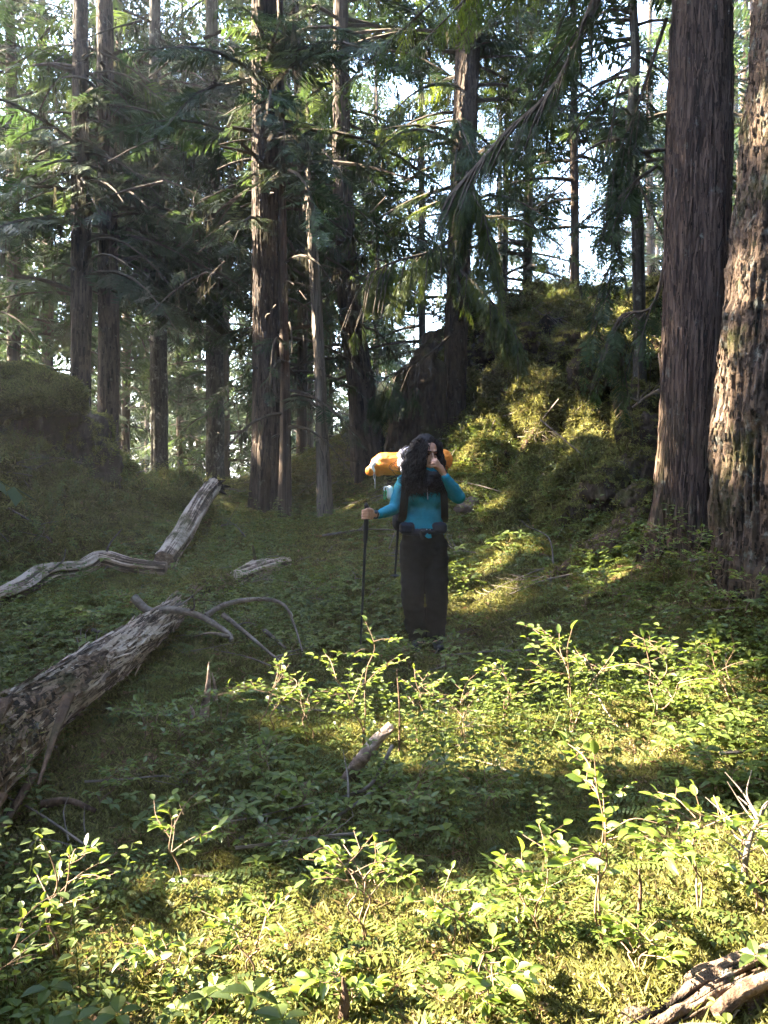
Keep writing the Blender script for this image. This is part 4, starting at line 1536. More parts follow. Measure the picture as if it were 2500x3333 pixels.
SH = [  # base px, base py, top py, spread m, stems, leaves, leaf size, lean (m), label
    (190, 3130, 2700, .16, 2, 56, .040, (-.02, 0), 'tall spindly shrub with small leaves at the lower left edge'),
    (590, 2910, 2640, .20, 1, 26, .050, (-.08, 0), 'thin leafless-stemmed sapling forked low, one flat tier of leaves to its left'),
    (60, 3230, 2960, .18, 2, 52, .042, (0, 0), 'leafy clump behind and below the spindly shrub in the lower left corner'),
    (820, 3180, 2960, .16, 2, 60, .045, (0, 0), 'low bushy shrub at the shadow edge with a reddish side shoot'),
    (1180, 3080, 2760, .20, 3, 110, .046, (0, 0), 'bright bushy shrub standing in the middle of the sunny patch'),
    (1965, 3090, 2430, .26, 2, 120, .052, (.02, 0), 'tallest foreground shrub with a bare forked stem, right of the middle'),
    (2260, 2980, 2560, .22, 2, 80, .050, (-.04, 0), 'reddish-stemmed shrub just right of the tallest foreground shrub'),
    (1740, 3020, 2760, .22, 3, 90, .046, (-.06, 0), 'wide leafy shrub with bare dead twigs left of the tallest one'),
    (2450, 3000, 2700, .22, 2, 70, .048, (0, 0), 'leafy shrub at the right edge above the rotten log'),
    (1480, 3060, 2850, .15, 2, 50, .044, (0, 0), 'small shrub between the bright bushy one and the wide leafy one'),
    (540, 3240, 3060, .14, 2, 46, .044, (0, 0), 'low pale shrub on the lit ground in the lower left'),
    (1560, 3290, 3110, .12, 2, 34, .050, (0, 0), 'large-leaved seedling clump at the bottom edge left of the log'),
    (1120, 3300, 3170, .12, 2, 30, .048, (0, 0), 'small broad-leaved plant at the bottom edge in full sun'),
    (2100, 3190, 3050, .14, 2, 40, .046, (0, 0), 'low shrub growing over the near end of the rotten log'),
    (1190, 2440, 2030, .30, 2, 110, .050, (0, 0), 'sunlit shrub directly before the legs of the hiker'),
    (870, 2440, 2150, .26, 2, 70, .048, (.05, 0), 'sunlit shrub left of the one before the hiker'),
    (1640, 2390, 2160, .20, 2, 60, .048, (0, 0), 'shrub with the whitest glinting top leaves in the middle row'),
    (1860, 2400, 2040, .30, 3, 100, .052, (0, 0), 'largest bush of the middle row, below the smooth cedar'),
    (2130, 2370, 2080, .28, 3, 90, .048, (0, 0), 'broad bush of the middle row right of the largest one'),
    (2400, 2370, 2060, .26, 2, 80, .050, (0, 0), 'bush at the right edge below the gnarled tree'),
    (1360, 2430, 2190, .20, 2, 60, .042, (0, 0), 'shrub of bare reddish twigs and few leaves right of the hiker'),
]
for i, (bx, by, ty, sp, st, nl, ls, ln, la) in enumerate(SH):
    b0 = gp(bx, by)
    hgt = (by - ty) / F * b0[1]
    shrub('blueberry_shrub', la, b0, hgt, sp, st, nl, ls, 40 + i, ln)
SH2 = [  # base px, base py, top py, where it stands
    (2160, 1900, 1740, 'shrub against the foot of the smooth cedar, leftmost there'), (2240, 1930, 1760, 'shrub before the middle of the smooth cedar foot'), (2080, 1930, 1800, 'shrub just left of the smooth cedar foot'),
    (2360, 1960, 1800, 'shrub between the feet of the two great trunks'), (2450, 2010, 1860, 'shrub before the foot of the gnarled old tree'), (2000, 2020, 1900, 'shrub left of and below the cedar foot'),
    (2300, 2020, 1880, 'shrub one step in front of the gap between the two great trunks'), (1900, 2000, 1900, 'shrub at the foot of the bank below the curved pale twig'),
    (1340, 2190, 2080, 'shrub hiding the boot of the hiker on the left'), (1450, 2180, 2070, 'shrub at the right boot of the hiker'),
    (1490, 2440, 2250, 'shrub in the sunny middle row between reddish twigs and glinting shrub'), (1010, 2420, 2260, 'low shrub between the two sunlit shrubs left of the hiker'),
    (720, 2370, 2230, 'shrub beside the tall leaning stake, on its right'), (590, 2440, 2300, 'shrub left of the pale pointed stake'), (480, 2420, 2290, 'shrub close under the middle of the big log'),
    (860, 2560, 2440, 'shaded shrub left of the broken mossy branch'), (640, 2580, 2470, 'shaded shrub between big log and broken branch'), (1000, 2640, 2540, 'shaded shrub at the left end of the forked bare twig'),
    (2120, 1870, 1700, 'upper shrub just left of the cedar flare'), (2260, 1900, 1720, 'tall-stemmed shrub in front of the cedar foot'), (1980, 1950, 1850, 'shrub in front of the bare brown root'),
    (2380, 2040, 1920, 'low shrub at the left side of the gnarled tree foot'), (2200, 2050, 1930, 'low shrub in the shade two steps before the cedar'), (2050, 2130, 2010, 'shrub behind the largest middle-row bush'),
    (1800, 2100, 2000, 'shrub in the shade right of the hiker, farther one'), (1750, 2230, 2120, 'shrub in the shade right of the hiker, nearer one'), (2300, 2200, 2070, 'shrub behind the broad bush of the middle row'),
    (1500, 2080, 2000, 'tiny shrub at the edge of the sun patch beside the hiker'), (1250, 2190, 2110, 'shrub between the trekking pole and the left boot'), (980, 2140, 2080, 'tiny shrub left of the trekking pole tip'),
    (820, 2050, 1990, 'tiny shrub under the end of the arched branch'), (680, 1990, 1930, 'tiny shrub behind the mossy trunk piece'), (250, 2080, 2010, 'tiny shrub above the big log beside a bleached stick'),
    (90, 2120, 2050, 'tiny shrub at the left edge between the two logs'), (400, 1990, 1930, 'tiny shrub between pale log and big log end'), (1030, 1950, 1890, 'tiny shrub right of the short grey log'),
    (1330, 2660, 2520, 'shrub right of the forked bare twig in the shade band'), (1600, 2640, 2520, 'shrub in the shade band behind the wide leafy shrub'), (2400, 2600, 2480, 'shrub at the right edge in the shade band'),
    (330, 2620, 2520, 'shrub right of the brown wood flake'), (760, 2760, 2660, 'shrub beside the bleached twig lying in the moss'), (1000, 2780, 2690, 'shrub behind the bright bushy one, in shadow')]
for i, (bx, by, ty, la) in enumerate(SH2):
    b0 = gp(bx, by)
    hgt = max(.12, (by - ty) / F * b0[1])
    shrub('low_shrub', 'small ' + la if not la.startswith(('tiny', 'tall', 'low', 'upper')) else la, b0, hgt, .10 + hgt * .45, 2, 46, .042, 140 + i, single=False, group='low shrubs about the glade')


# ------------------------------------------------------------------ fallen trunks and dead wood
def gpz(px, py, dz=0.0):
    p_ = gp(px, py)
    return p_ + [0, 0, dz]


def log_mesh(pts, radii, seg, n, seed, crack=0.12, lump=0.12, split=0.0):
    b = Buf()
    g_ = np.random.default_rng(seed)

    def rf(t, th, c):
        q_ = np.stack([np.broadcast_to(np.cos(th) * 3.2, (n, seg)), np.broadcast_to(np.sin(th) * 3.2, (n, seg)), np.broadcast_to(t * 3.0, (n, seg))], -1)
        fine = ridged(q_ * [3.4, 3.4, .9], 3, seed)
        v_ = 1 + crack * fine + lump * fbm(q_ * [.6, .6, 1.5], 3, seed + 3)
        if split:
            for k in range(3):
                a0 = g_.uniform(0, 6.28)
                v_ = v_ - split * np.exp(-((((th - a0 + 3.14) % 6.28) - 3.14) / .12) ** 2) * smooth(.0, .2, 1 - t)
        return v_
    tube(b, pts, radii, seg, n, rfun=rf, seed=seed)
    return b


M['log_wood'] = bark_mat('log_wood', (0.024, 0.015, 0.010), (0.22, 0.155, 0.118), (0.45, 0.36, 0.29), (9, 9, 9), moss=0.3, lichen=0.1, bump_d=0.02, mosscol=(0.045, 0.038, 0.012), vw=0.8)
M['log_bark'] = bark_mat('log_bark', (0.009, 0.006, 0.004), (0.085, 0.052, 0.034), (0.20, 0.135, 0.092), (13, 13, 13), moss=0.15, lichen=0.12, bump_d=0.03, vw=0.8)
M['rot_wood'] = bark_mat('rot_wood', (0.02, 0.012, 0.008), (0.075, 0.045, 0.030), (0.17, 0.105, 0.07), (16, 16, 5), moss=0.2, lichen=0.0, bump_d=0.03)

# the big log on the left
A_ = [P(-260, 2640, 3.3), P(-20, 2440, 3.75), P(200, 2270, 4.35), P(400, 2130, 5.1), P(560, 2010, 5.9)]
A_ = [a + [0, 0, 0.03] for a in A_]
root = thing('fallen_log', A_[1], 'big split fallen trunk on the left, bark gone from its grey upper end', 'log')
ax = catmull(A_, 60)
nw = 360
b = log_mesh(A_, [.205, .155, .122, .108, .080], 180, nw, 5, crack=.15, lump=.16)
bark_strips(b.V[0].reshape(nw, 180, 3).copy(), 'log_wood', root, A_[1], 5000, .22, .012, 90, lift=.010, whole=True)
part('wood', b, M['log_wood'], root)
# bark plates that still cling to the lower half
b = Buf()
t_, a1_, b1_ = frames(ax)
seg, n = 150, 360
c = catmull(A_, n)
t_, a1_, b1_ = frames(c)
rad = np.interp(np.linspace(0, 1, n), np.linspace(0, 1, 5), [.224, .171, .136, .119, .088])
th = np.linspace(0, 2 * np.pi, seg, endpoint=False)
q_ = np.stack([np.broadcast_to(np.cos(th)[None] * 3, (n, seg)), np.broadcast_to(np.sin(th)[None] * 3, (n, seg)), np.broadcast_to(np.linspace(0, 1, n)[:, None] * 12, (n, seg))], -1)
rr = rad[:, None] * (1 + .10 * ridged(q_ * [3, 3, 2.2], 4, 9) + .16 * fbm(np.stack([np.broadcast_to(np.cos(th)[None] * 3.2 * .6, (n, seg)), np.broadcast_to(np.sin(th)[None] * 1.92, (n, seg)), np.broadcast_to(np.linspace(0, 1, n)[:, None] * 4.5, (n, seg))], -1), 3, 8))
V = c[:, None] + (np.cos(th)[None, :, None] * a1_[:, None] + np.sin(th)[None, :, None] * b1_[:, None]) * rr[..., None]
ii = np.arange(n - 1)[:, None] * seg
jj = np.arange(seg)[None]
Fq = np.stack([ii + jj, ii + (jj + 1) % seg, ii + seg + (jj + 1) % seg, ii + seg + jj], -1)
pres = fbm(q_ * [.5, .5, .45], 4, 15) + np.linspace(.55, -.75, n)[:, None]
upness = (V[..., 2] - c[:, None, 2]) / rad[:, None]
pres = pres + .2 * upness
keep = (pres[:-1] > 0)
b.add(V.reshape(-1, 3), Fq[keep], np.clip(.5 + (rr / rad[:, None] - 1) * 3, 0, 1).ravel())
bark_strips(V.copy(), 'log_bark', root, A_[1], 9000, .05, .026, 91, lift=.010, whole=True, only=pres > .05)
log_bark_ob = part('bark', b, M['log_bark'], root)
log_root = root
# long splinters at the broken end
b = Buf()
g = np.random.default_rng(3)
d0 = norm(A_[0] - A_[1])
for i in range(16):
    off_ = g.normal(0, .12, 3)
    s0 = A_[1] + (A_[0] - A_[1]) * g.uniform(-.1, .5) + off_ + [0.06, -0.1, -.06]
    e = s0 + d0 * g.uniform(.3, .7) + [g.uniform(0, .12), g.uniform(-.1, .1), -g.uniform(.05, .3)]
    tube(b, [s0, (s0 + e) / 2 + g.normal(0, .02, 3), e], [g.uniform(.02, .045), .006], 5, 8, rough=.3, seed=i, squash=.45)
part('splinter', b, M['rot_wood'], root, kind='stuff')

# the pale long trunk lying behind it and the leaning one
pts = [gpz(-80, 1990, .03), gpz(60, 1945, .05), gpz(150, 1905, .10), gpz(260, 1880, .08), gpz(330, 1858, .12), gpz(430, 1868, .08), gpz(540, 1872, .06)]
root = thing('pale_log', pts[1], 'long bleached log lying along the ground at the left, meeting the leaning log', 'log')
part('wood', log_mesh(pts, [.085, .09, .07, .06], 90, 260, 12, crack=.22, lump=.45), M['log_wood'], root)
for i, (px, py, l) in enumerate([(340, 1860, .3), (150, 1910, .22)]):
    b = Buf(); q0 = gpz(px, py, .12)
    tube(b, [q0, q0 + [.05 + .1 * i, .0, l * .5], q0 + [.16, .05, l]], [.014, .004], 5, 8, rough=.2, seed=i)
    part('branch_stub', b, M['wood_grey'], root)
pts = [gpz(535, 1855, .08), P(600, 1730, 8.6), P(650, 1640, 9.2), P(695, 1580, 9.7)]
root = thing('leaning_log', pts[0], 'straight grey log propped up towards the crest with a dark root end on top', 'log')
part('wood', log_mesh(pts, [.105, .10, .095, .09], 90, 240, 13, crack=.14, lump=.22), M['log_wood'], root)
b = Buf()
g = np.random.default_rng(31)
for i in range(22):
    d = norm(g.normal(0, 1, 3) + [0.4, .2, .1])
    q0 = pts[-1]
    tube(b, [q0 - d * .02, q0 + d * .07, q0 + d * g.uniform(.09, .2) + g.normal(0, .03, 3)], [.05, .035, .006], 6, 8, rough=.4, seed=i)
part('root_end', b, plain_mat('dark_root', (.018, .013, .01), .95, .1, 20, .5, .02), root)

pts = [gpz(575, 2015, .08), gpz(650, 1965, .14), gpz(735, 1925, .08)]
root = thing('mossy_log_piece', pts[0], 'mossy broken piece of trunk between the big log and the short grey one', 'log')
piece_ob = part('wood', log_mesh(pts, [.08, .11, .07], 60, 90, 71, crack=.25, lump=.4), M['log_bark'], root)
piece_root = root

# the short pale end further on
pts = [gpz(735, 1915, .04), gpz(840, 1880, .07), gpz(935, 1845, .05)]
root = thing('short_log', pts[0], 'short weathered grey log with an upright stub, left of the trekking pole', 'log')
part('wood', log_mesh(pts, [.07, .09, .05], 36, 90, 14, crack=.2, lump=.3), M['log_wood'], root)
b = Buf()
tube(b, [pts[1] + [-.02, 0, 0], pts[1] + [-.03, 0, .12], pts[1] + [-.05, 0, .24]], [.028, .02, .008], 6, 10, rough=.3)
part('branch_stub', b, M['rot_wood'], root)


def dead_branch(name, label, pts, r0, r1, mat='wood_grey', twigs=0, tl=.3, seed=0, rough=.2, category='branch'):
    g_ = np.random.default_rng(seed + 50)
    pts = np.asarray(pts, float)
    root_ = thing(name, pts[0], label, category)
    b_ = Buf()
    c_ = tube(b_, pts, [r0, r1], 8, len(pts) * 8, rough=rough, seed=seed)
    part('limb', b_, M[mat], root_)
    for i in range(twigs):
        k = int(g_.uniform(.2, .95) * (len(c_) - 1))
        d = norm(c_[min(k + 1, len(c_) - 1)] - c_[max(0, k - 1)])
        s_ = norm(np.cross(d, g_.normal(0, 1, 3)))
        s_[2] = abs(s_[2]) * .7
        e = c_[k] + norm(d * .6 + s_) * tl * g_.uniform(.4, 1.1)
        tb_ = Buf()
        tube(tb_, [c_[k], (c_[k] + e) / 2 + g_.normal(0, .015, 3), e], [max(r1, r0 * .4), .0015], 5, 8, rough=rough, seed=seed + i)
        part('twig', tb_, M[mat], root_)
    return root_


dead_branch('dead_branch', 'thick crooked branch lying across the upper end of the big log',
            [P(435, 1945, 5.7), P(490, 1990, 5.65), P(560, 1985, 5.6), P(650, 2005, 5.5), P(740, 2060, 5.4), P(755, 2085, 5.3)], .034, .014, twigs=3, seed=1)
dead_branch('dead_branch', 'thin arched branch curving right from the upper end of the big log',
            [P(670, 2005, 5.5), P(740, 1965, 5.6), P(850, 1950, 5.7), P(925, 1970, 5.7), P(960, 2040, 5.6), P(985, 2120, 5.4)], .022, .005, twigs=2, seed=2)
dead_branch('dead_branch', 'straight dead branch sloping down right behind the arched one',
            [P(725, 2000, 5.6), P(800, 2060, 5.5), P(860, 2110, 5.4), P(930, 2170, 5.3)], .018, .007, twigs=4, seed=3)
dead_branch('dead_branch', 'short reddish dead branch pointing right at the end of the arched one',
            [P(860, 2050, 5.9), P(900, 2085, 5.8), P(930, 2110, 5.7)], .016, .009, seed=4)
dead_branch('dead_branch', 'broken mossy branch sticking out of the moss below the hiker',
            [gpz(1120, 2540, -.03), P(1180, 2465, 4.05), P(1235, 2400, 4.1), P(1275, 2362, 4.12)], .040, .026, twigs=3, tl=.12, seed=5, rough=.3, mat='log_wood')
dead_branch('dead_branch', 'forked bare twig curving along the shaded ground below the broken branch',
            [gpz(1020, 2650, .02), gpz(1110, 2625, .04), P(1200, 2560, 3.75), P(1250, 2480, 3.8), P(1278, 2425, 3.85)], .007, .010, seed=6)
dead_branch('dead_branch', 'lower tine of bare twig running nearly parallel under the forked one',
            [gpz(1035, 2700, .015), gpz(1120, 2665, .03), gpz(1200, 2620, .05), P(1240, 2560, 3.75)], .006, .009, seed=7, twigs=2)
dead_branch('dead_branch', 'bleached twig lying flat in the moss at lower left of centre',
            [gpz(780, 2745, .02), gpz(870, 2700, .02), gpz(950, 2680, .03)], .007, .004, seed=8)
dead_branch('dead_branch', 'curved pale twig rising from the bank right of the hiker',
            [gpz(1790, 1905, .0), P(1800, 1830, 7.0), P(1785, 1750, 7.1), P(1720, 1715, 7.2), P(1698, 1695, 7.2)], .010, .004, seed=9, twigs=2)
dead_branch('dead_branch', 'thin horizontal branch on low stubs behind the trekking pole',
            [gpz(1050, 1760, .06), gpz(1180, 1750, .09), gpz(1290, 1745, .07)], .014, .007, seed=10, twigs=3, tl=.2)
dead_branch('dead_branch', 'pale branch propped against the smooth cedar from the bank',
            [P(2060, 1325, 8.2), P(2100, 1295, 7.6), P(2145, 1268, 6.9)], .010, .012, 'twig_dead', seed=11, twigs=5, tl=.5)
dead_branch('dead_branch', 'bundle of bleached dead twigs standing at the right edge',
            [gpz(2420, 2890, 0), P(2430, 2780, 2.72), P(2455, 2700, 2.75), P(2500, 2610, 2.8)], .012, .005, 'twig_dead', seed=12, twigs=10, tl=.22)
dead_branch('dead_branch', 'forked grey twig on the left bank beside the moss hummock',
            [gpz(720, 1720, .03), gpz(760, 1730, .09), gpz(800, 1765, .06)], .014, .008, seed=13, twigs=3, tl=.3)
dead_branch('dead_branch', 'bleached twig leaning on the left mound above the pale log',
            [gpz(20, 1660, .03), gpz(110, 1730, .08), gpz(170, 1780, .04)], .012, .006, seed=14, twigs=4, tl=.35)
dead_branch('dead_branch', 'branched pale twig on the steep side of the left mound',
            [gpz(-10, 1510, .03), gpz(60, 1540, .09), gpz(120, 1550, .06)], .012, .006, seed=15, twigs=5, tl=.3)
dead_branch('dead_branch', 'brown flake of wood lying beneath the broken end of the big log',
            [gpz(135, 2640, .03), gpz(220, 2640, .05), gpz(310, 2660, .03)], .022, .010, 'rot_wood', seed=16)
dead_branch('dead_branch', 'lichened twig across the ground between big log and pale log',
            [gpz(130, 2070, .05), gpz(220, 2110, .05)], .014, .007, seed=17, twigs=1)
dead_branch('dead_branch', 'short bleached stick lying just above the big log',
            [gpz(300, 2085, .08), gpz(350, 2095, .07)], .015, .010, seed=18)
for i, (bx, by, tx, ty, w, la) in enumerate([
    (660, 2340, 680, 2155, .035, 'tall leaning splintered stake of grey wood right of the big log'),
    (700, 2290, 690, 2190, .020, 'second stake crossing behind the tall leaning one'),
    (630, 2345, 617, 2295, .018, 'short pointed pale stake left of the tall leaning one'),
    (1298, 2460, 1292, 2180, .006, 'single reddish bare stem standing before the hiker'),
    (2070, 2990, 2080, 2830, .010, 'upright brown dead stalk among the right foreground shrubs'),
    (1110, 3333, 1115, 3180, .022, 'dark charred stub at the bottom edge in full sun')]):
    b0 = gp(bx, by)
    top = P(tx, ty, b0[1])
    dead_branch('broken_stake', la, [b0 - [0, 0, .05], (b0 + top) / 2 + [.01, 0, 0], top], w, .003, 'rot_wood' if i > 2 else 'log_wood', seed=30 + i, rough=.35, category='dead stem')

# rotten log at the lower right corner
pts = [gpz(1900, 3420, -.08), gpz(2120, 3330, -.045), gpz(2350, 3240, -.01), gpz(2640, 3130, .0)]
root = thing('rotten_log', pts[1], 'crumbling sunlit log in the lower right corner, crusted with pale lichen', 'log')
part('wood', log_mesh(pts, [.04, .065, .07, .075], 160, 360, 61, crack=.30, lump=.55), M['bark_gnarled'], root)
pts = [gpz(2330, 3360, .05), gpz(2430, 3300, .07), gpz(2640, 3220, .09)]
dead_branch('grey_plank_branch', 'smooth weathered grey limb resting on the rotten log at the right edge', pts, .020, .026, 'log_bark', seed=63, rough=.15)


# ------------------------------------------------------------------ blobs: closed surfaces grown from overlapping balls and limbs
_ico = None


def ico():
    global _ico
    if _ico is None:
        import bmesh
        bm = bmesh.new()
        bmesh.ops.create_icosphere(bm, subdivisions=3, radius=1.0)
        _ico = (np.array([v.co[:] for v in bm.verts]), np.array([[v.index for v in f.verts] for f in bm.faces]))
        bm.free()
    return _ico


class Blob:
    def __init__(self):
        self.b = Buf()

    def ball(self, c, r, rot=None):
        v, f = ico()
        v = v * np.asarray(r, float)
        if rot is not None:
            v = v @ np.array(rot.to_3x3()).T
        self.b.add(v + np.asarray(c, float), f)
        return self

    def limb(self, pts, rad, flat=1.0, side=None, n=None):
        """chain of balls close enough to merge into one tapered limb"""
        pts = np.asarray(pts, float)
        L = np.linalg.norm(np.diff(pts, axis=0), axis=1).sum()
        k = n or max(6, int(L / (min(rad) * 0.35)))
        c = catmull(pts, k)
        r = np.interp(np.linspace(0, 1, k), np.linspace(0, 1, len(rad)), rad)
        v, f = ico()
        t, A, B = frames(c)
        for i in range(k):
            if flat == 1.0:
                self.b.add(v * r[i] + c[i], f)
            else:
                s_ = norm(np.asarray(side, float) - t[i] * np.dot(side, t[i]))
                o_ = np.cross(t[i], s_)
                self.b.add(c[i] + r[i] * (v[:, 0:1] * s_ + v[:, 1:2] * o_ * flat + v[:, 2:3] * t[i]), f)
        return self

    def mesh(self, name, voxel, mats, smooth_it=3, disp=None, colour=None):
        me = self.b.mesh(name + '_raw', mats)
        o = bpy.data.objects.new('tmp', me)
        COL.objects.link(o)
        md = o.modifiers.new('r', 'REMESH')
        md.mode = 'VOXEL'
        md.voxel_size = voxel
        md.use_smooth_shade = True
        if smooth_it:
            sm = o.modifiers.new('s', 'SMOOTH')
            sm.iterations = smooth_it
            sm.factor = .6
        dg = bpy.context.evaluated_depsgraph_get()
        dg.update()
        m2 = bpy.data.meshes.new_from_object(o.evaluated_get(dg))
        bpy.data.objects.remove(o)
        bpy.data.meshes.remove(me)
        m2.name = name
        n_ = len(m2.vertices)
        co = np.empty(n_ * 3, np.float32)
        m2.vertices.foreach_get('co', co)
        co = co.reshape(-1, 3).astype(float)
        if disp is not None:
            nn = np.empty(n_ * 3, np.float32)
            m2.vertices.foreach_get('normal', nn)
            co = co + nn.reshape(-1, 3) * disp(co, nn.reshape(-1, 3))[:, None]
            m2.vertices.foreach_set('co', co.astype(np.float32).ravel())
        at = m2.attributes.get('v') or m2.attributes.new('v', 'FLOAT', 'POINT')
        at.data.foreach_set('value', (np.full(n_, .5) if colour is None else colour(co)).astype(np.float32))
        m2.materials.clear()
        for m_ in (mats if isinstance(mats, list) else [mats]):
            m2.materials.append(m_)
        m2.polygons.foreach_set('use_smooth', np.ones(len(m2.polygons), bool))
        m2.update()
        return m2


def blob_part(name, blob, voxel, mats, parent, **kw):
    me = blob.mesh(name, voxel, mats, **kw)
    base = np.array(parent.location)
    co = np.empty(len(me.vertices) * 3, np.float32)
    me.vertices.foreach_get('co', co)
    me.vertices.foreach_set('co', (co.reshape(-1, 3) - base).astype(np.float32).ravel())
    me.update()
    return link(name, me, parent)


M['moss_solid'] = bark_mat('moss_solid', (0.020, 0.020, 0.005), (0.075, 0.070, 0.014), (0.15, 0.125, 0.026), (26, 26, 26), lichen=0, bump_d=.04)
M['rot_dark'] = bark_mat('rot_dark', (0.010, 0.007, 0.005), (0.040, 0.027, 0.018), (0.10, 0.07, 0.045), (12, 12, 2), moss=.35, lichen=0, bump_d=.04)


def rough_disp(amp, sc, seed, fine=.3):
    return lambda co, nn: amp * fbm(co * sc, 4, seed) + amp * fine * ridged(co * sc * 4, 2, seed + 1)


def moss_on(root_, ob, density, seed, up_min=.0, size=(.6, 1.3), coll=None, patch=None):
    """tufts of moss growing on the surface of one object, as a part of its thing"""
    me_ = ob.data
    g_ = np.random.default_rng(seed)
    base_ = np.array(root_.location)
    nv = len(me_.vertices)
    co = np.empty(nv * 3, np.float32); me_.vertices.foreach_get('co', co); co = co.reshape(-1, 3).astype(float) + base_
    me_.calc_loop_triangles()
    tr = np.empty(len(me_.loop_triangles) * 3, np.int32); me_.loop_triangles.foreach_get('vertices', tr); tr = tr.reshape(-1, 3)
    e1_, e2_ = co[tr[:, 1]] - co[tr[:, 0]], co[tr[:, 2]] - co[tr[:, 0]]
    nn = np.cross(e1_, e2_); ar = np.linalg.norm(nn, axis=1) / 2; nn = norm(nn)
    cen = co[tr].mean(1)
    w = ar * density * smooth(up_min - .15, up_min + .25, nn[:, 2])
    if patch is not None:
        w = w * smooth(patch[0], patch[1], fbm(cen * 3.5, 3, seed))
    k = g_.poisson(w)
    f_ = np.repeat(np.arange(len(k)), k)
    if not len(f_):
        return
    a_, b_ = g_.uniform(size=(2, len(f_)))
    fl = a_ + b_ > 1
    a_[fl], b_[fl] = 1 - a_[fl], 1 - b_[fl]
    p_ = co[tr[f_, 0]] + a_[:, None] * e1_[f_] + b_[:, None] * e2_[f_]
    o_ = instance_stuff('moss_tufts', None, coll or tufts, p_ - base_, nn[f_], g_, size[0], size[1], .15)
    o_.parent = root_


moss_on(piece_root, piece_ob, 1500, 27, .1, (.6, 1.2))
moss_on(log_root, log_bark_ob, 900, 20, .35, (.5, 1.0), patch=(.0, .35))

# moss-capped stump on the left mound
c0 = P(70, 1290, 9.2)
root = thing('mossy_stump', [c0[0], c0[1], c0[2] - .6], 'flat stump with a thick overhanging moss cap at the left edge', 'stump')
bl = Blob()
for q_ in [(-140, 1262, 9.3, .36), (-30, 1252, 9.2, .32), (60, 1246, 9.2, .30), (140, 1262, 9.1, .27), (200, 1280, 9.0, .2), (30, 1300, 8.9, .3), (-80, 1320, 8.9, .3), (130, 1300, 8.8, .24), (210, 1320, 9.0, .17)]:
    bl.ball(P(*q_[:3]), (q_[3] * 1.3, q_[3] * 1.4, q_[3] * .62))
stump_moss = blob_part('moss_cap', bl, .035, M['moss_solid'], root, disp=rough_disp(.07, 3.5, 4))
moss_on(root, stump_moss, 1500, 1, -.6, (.9, 1.7))
bl = Blob()
for x in (175, 205, 232):
    bl.limb([P(x, 1300, 9.15), P(x + 3, 1380, 9.15), P(x - 6, 1480, 9.1)], [.12, .10, .06])
bl.limb([P(-60, 1340, 9.5), P(-60, 1480, 9.5)], [.42, .45]).limb([P(110, 1330, 9.4), P(110, 1480, 9.4)], [.26, .3])
moss_on(root, blob_part('wood', bl, .03, M['rot_dark'], root, disp=rough_disp(.06, 5, 8)), 250, 5, -.9, (.8, 1.5), patch=(.1, .5))

c0 = P(310, 1500, 9.4)
root = thing('root_mound', [c0[0], c0[1], c0[2] - .5], 'dark rotting root mound on the shaded flank of the left mound', 'stump')
bl = Blob()
for q_ in [(265, 1440, 9.3, .22), (300, 1450, 9.5, .24), (330, 1510, 9.4, .22), (345, 1580, 9.3, .16), (290, 1540, 9.4, .3), (355, 1640, 9.2, .1)]:
    bl.ball(P(*q_[:3]), (q_[3], q_[3] * 1.3, q_[3] * 1.5))
moss_on(root, blob_part('wood', bl, .03, M['rot_dark'], root, disp=rough_disp(.09, 4, 11)), 700, 2, -.3, (.9, 1.7), patch=(-.3, .3))

c0 = gp(570, 1660)
root = thing('moss_hummock', c0, 'rounded moss hummock left of the leaning log root end', 'hummock')
bl = Blob()
for dx, dz, r_ in [(-.35, -.05, .24), (0, .0, .28), (.22, -.02, .2), (-.1, .03, .24)]:
    bl.ball(c0 + [dx, .05, dz], (r_ * 1.3, r_, r_ * .8))
moss_on(root, blob_part('moss_cap', bl, .03, M['moss_solid'], root, disp=rough_disp(.06, 4, 13)), 1400, 3, -.6, (.9, 1.7))

# rotten stump in the hollow behind the hiker, boulder and stump on the crest
root = thing('rotten_stump', gp(1370, 1470), 'hollow black rotten stump under the dark cedar boughs behind the hiker', 'stump')
bl = Blob()
for x0, x1, w in [(1310, 1300, .15), (1345, 1350, .2), (1385, 1395, .22), (1425, 1430, .16), (1290, 1275, .09)]:
    bl.limb([P(x1, 1540, 11.4), P((x0 + x1) / 2, 1350, 11.4), P(x0 + 8, 1150 + abs(x0 - 1380) * .8, 11.5)], [w * 1.2, w, w * .55])
blob_part('wood', bl, .04, M['rot_dark'], root, disp=rough_disp(.07, 3, 17))
root = thing('boulder', P(1790, 1000, 13.0), 'rounded dark brown boulder on the crest of the mossy bank', 'boulder')
bl = Blob()
for q_ in [(1772, 985, 13.0, .16), (1812, 988, 13.0, .18), (1845, 995, 13.1, .13), (1790, 1010, 12.9, .2)]:
    bl.ball(P(*q_[:3]), (q_[3] * 1.15, q_[3] * 1.2, q_[3] * .9))
blob_part('rock', bl, .03, M['rot_dark'], root, disp=rough_disp(.05, 4, 19))
root = thing('mossy_block', P(1425, 1110, 13.4), 'square moss-topped stump on the skyline just left of the slope tree', 'stump')
bl = Blob()
for q_ in [(1405, 1105, 13.4, .15), (1440, 1100, 13.4, .16), (1425, 1140, 13.3, .22), (1390, 1160, 13.2, .2)]:
    bl.ball(P(*q_[:3]), (q_[3], q_[3] * 1.2, q_[3]))
blob_part('wood', bl, .04, M['rot_dark'], root, disp=rough_disp(.06, 4, 20))
root = thing('pale_stone', gp(1520, 1660), 'pale pinkish stone half buried in the bank at the elbow of the hiker', 'stone')
bl = Blob()
g0 = gp(1520, 1650)
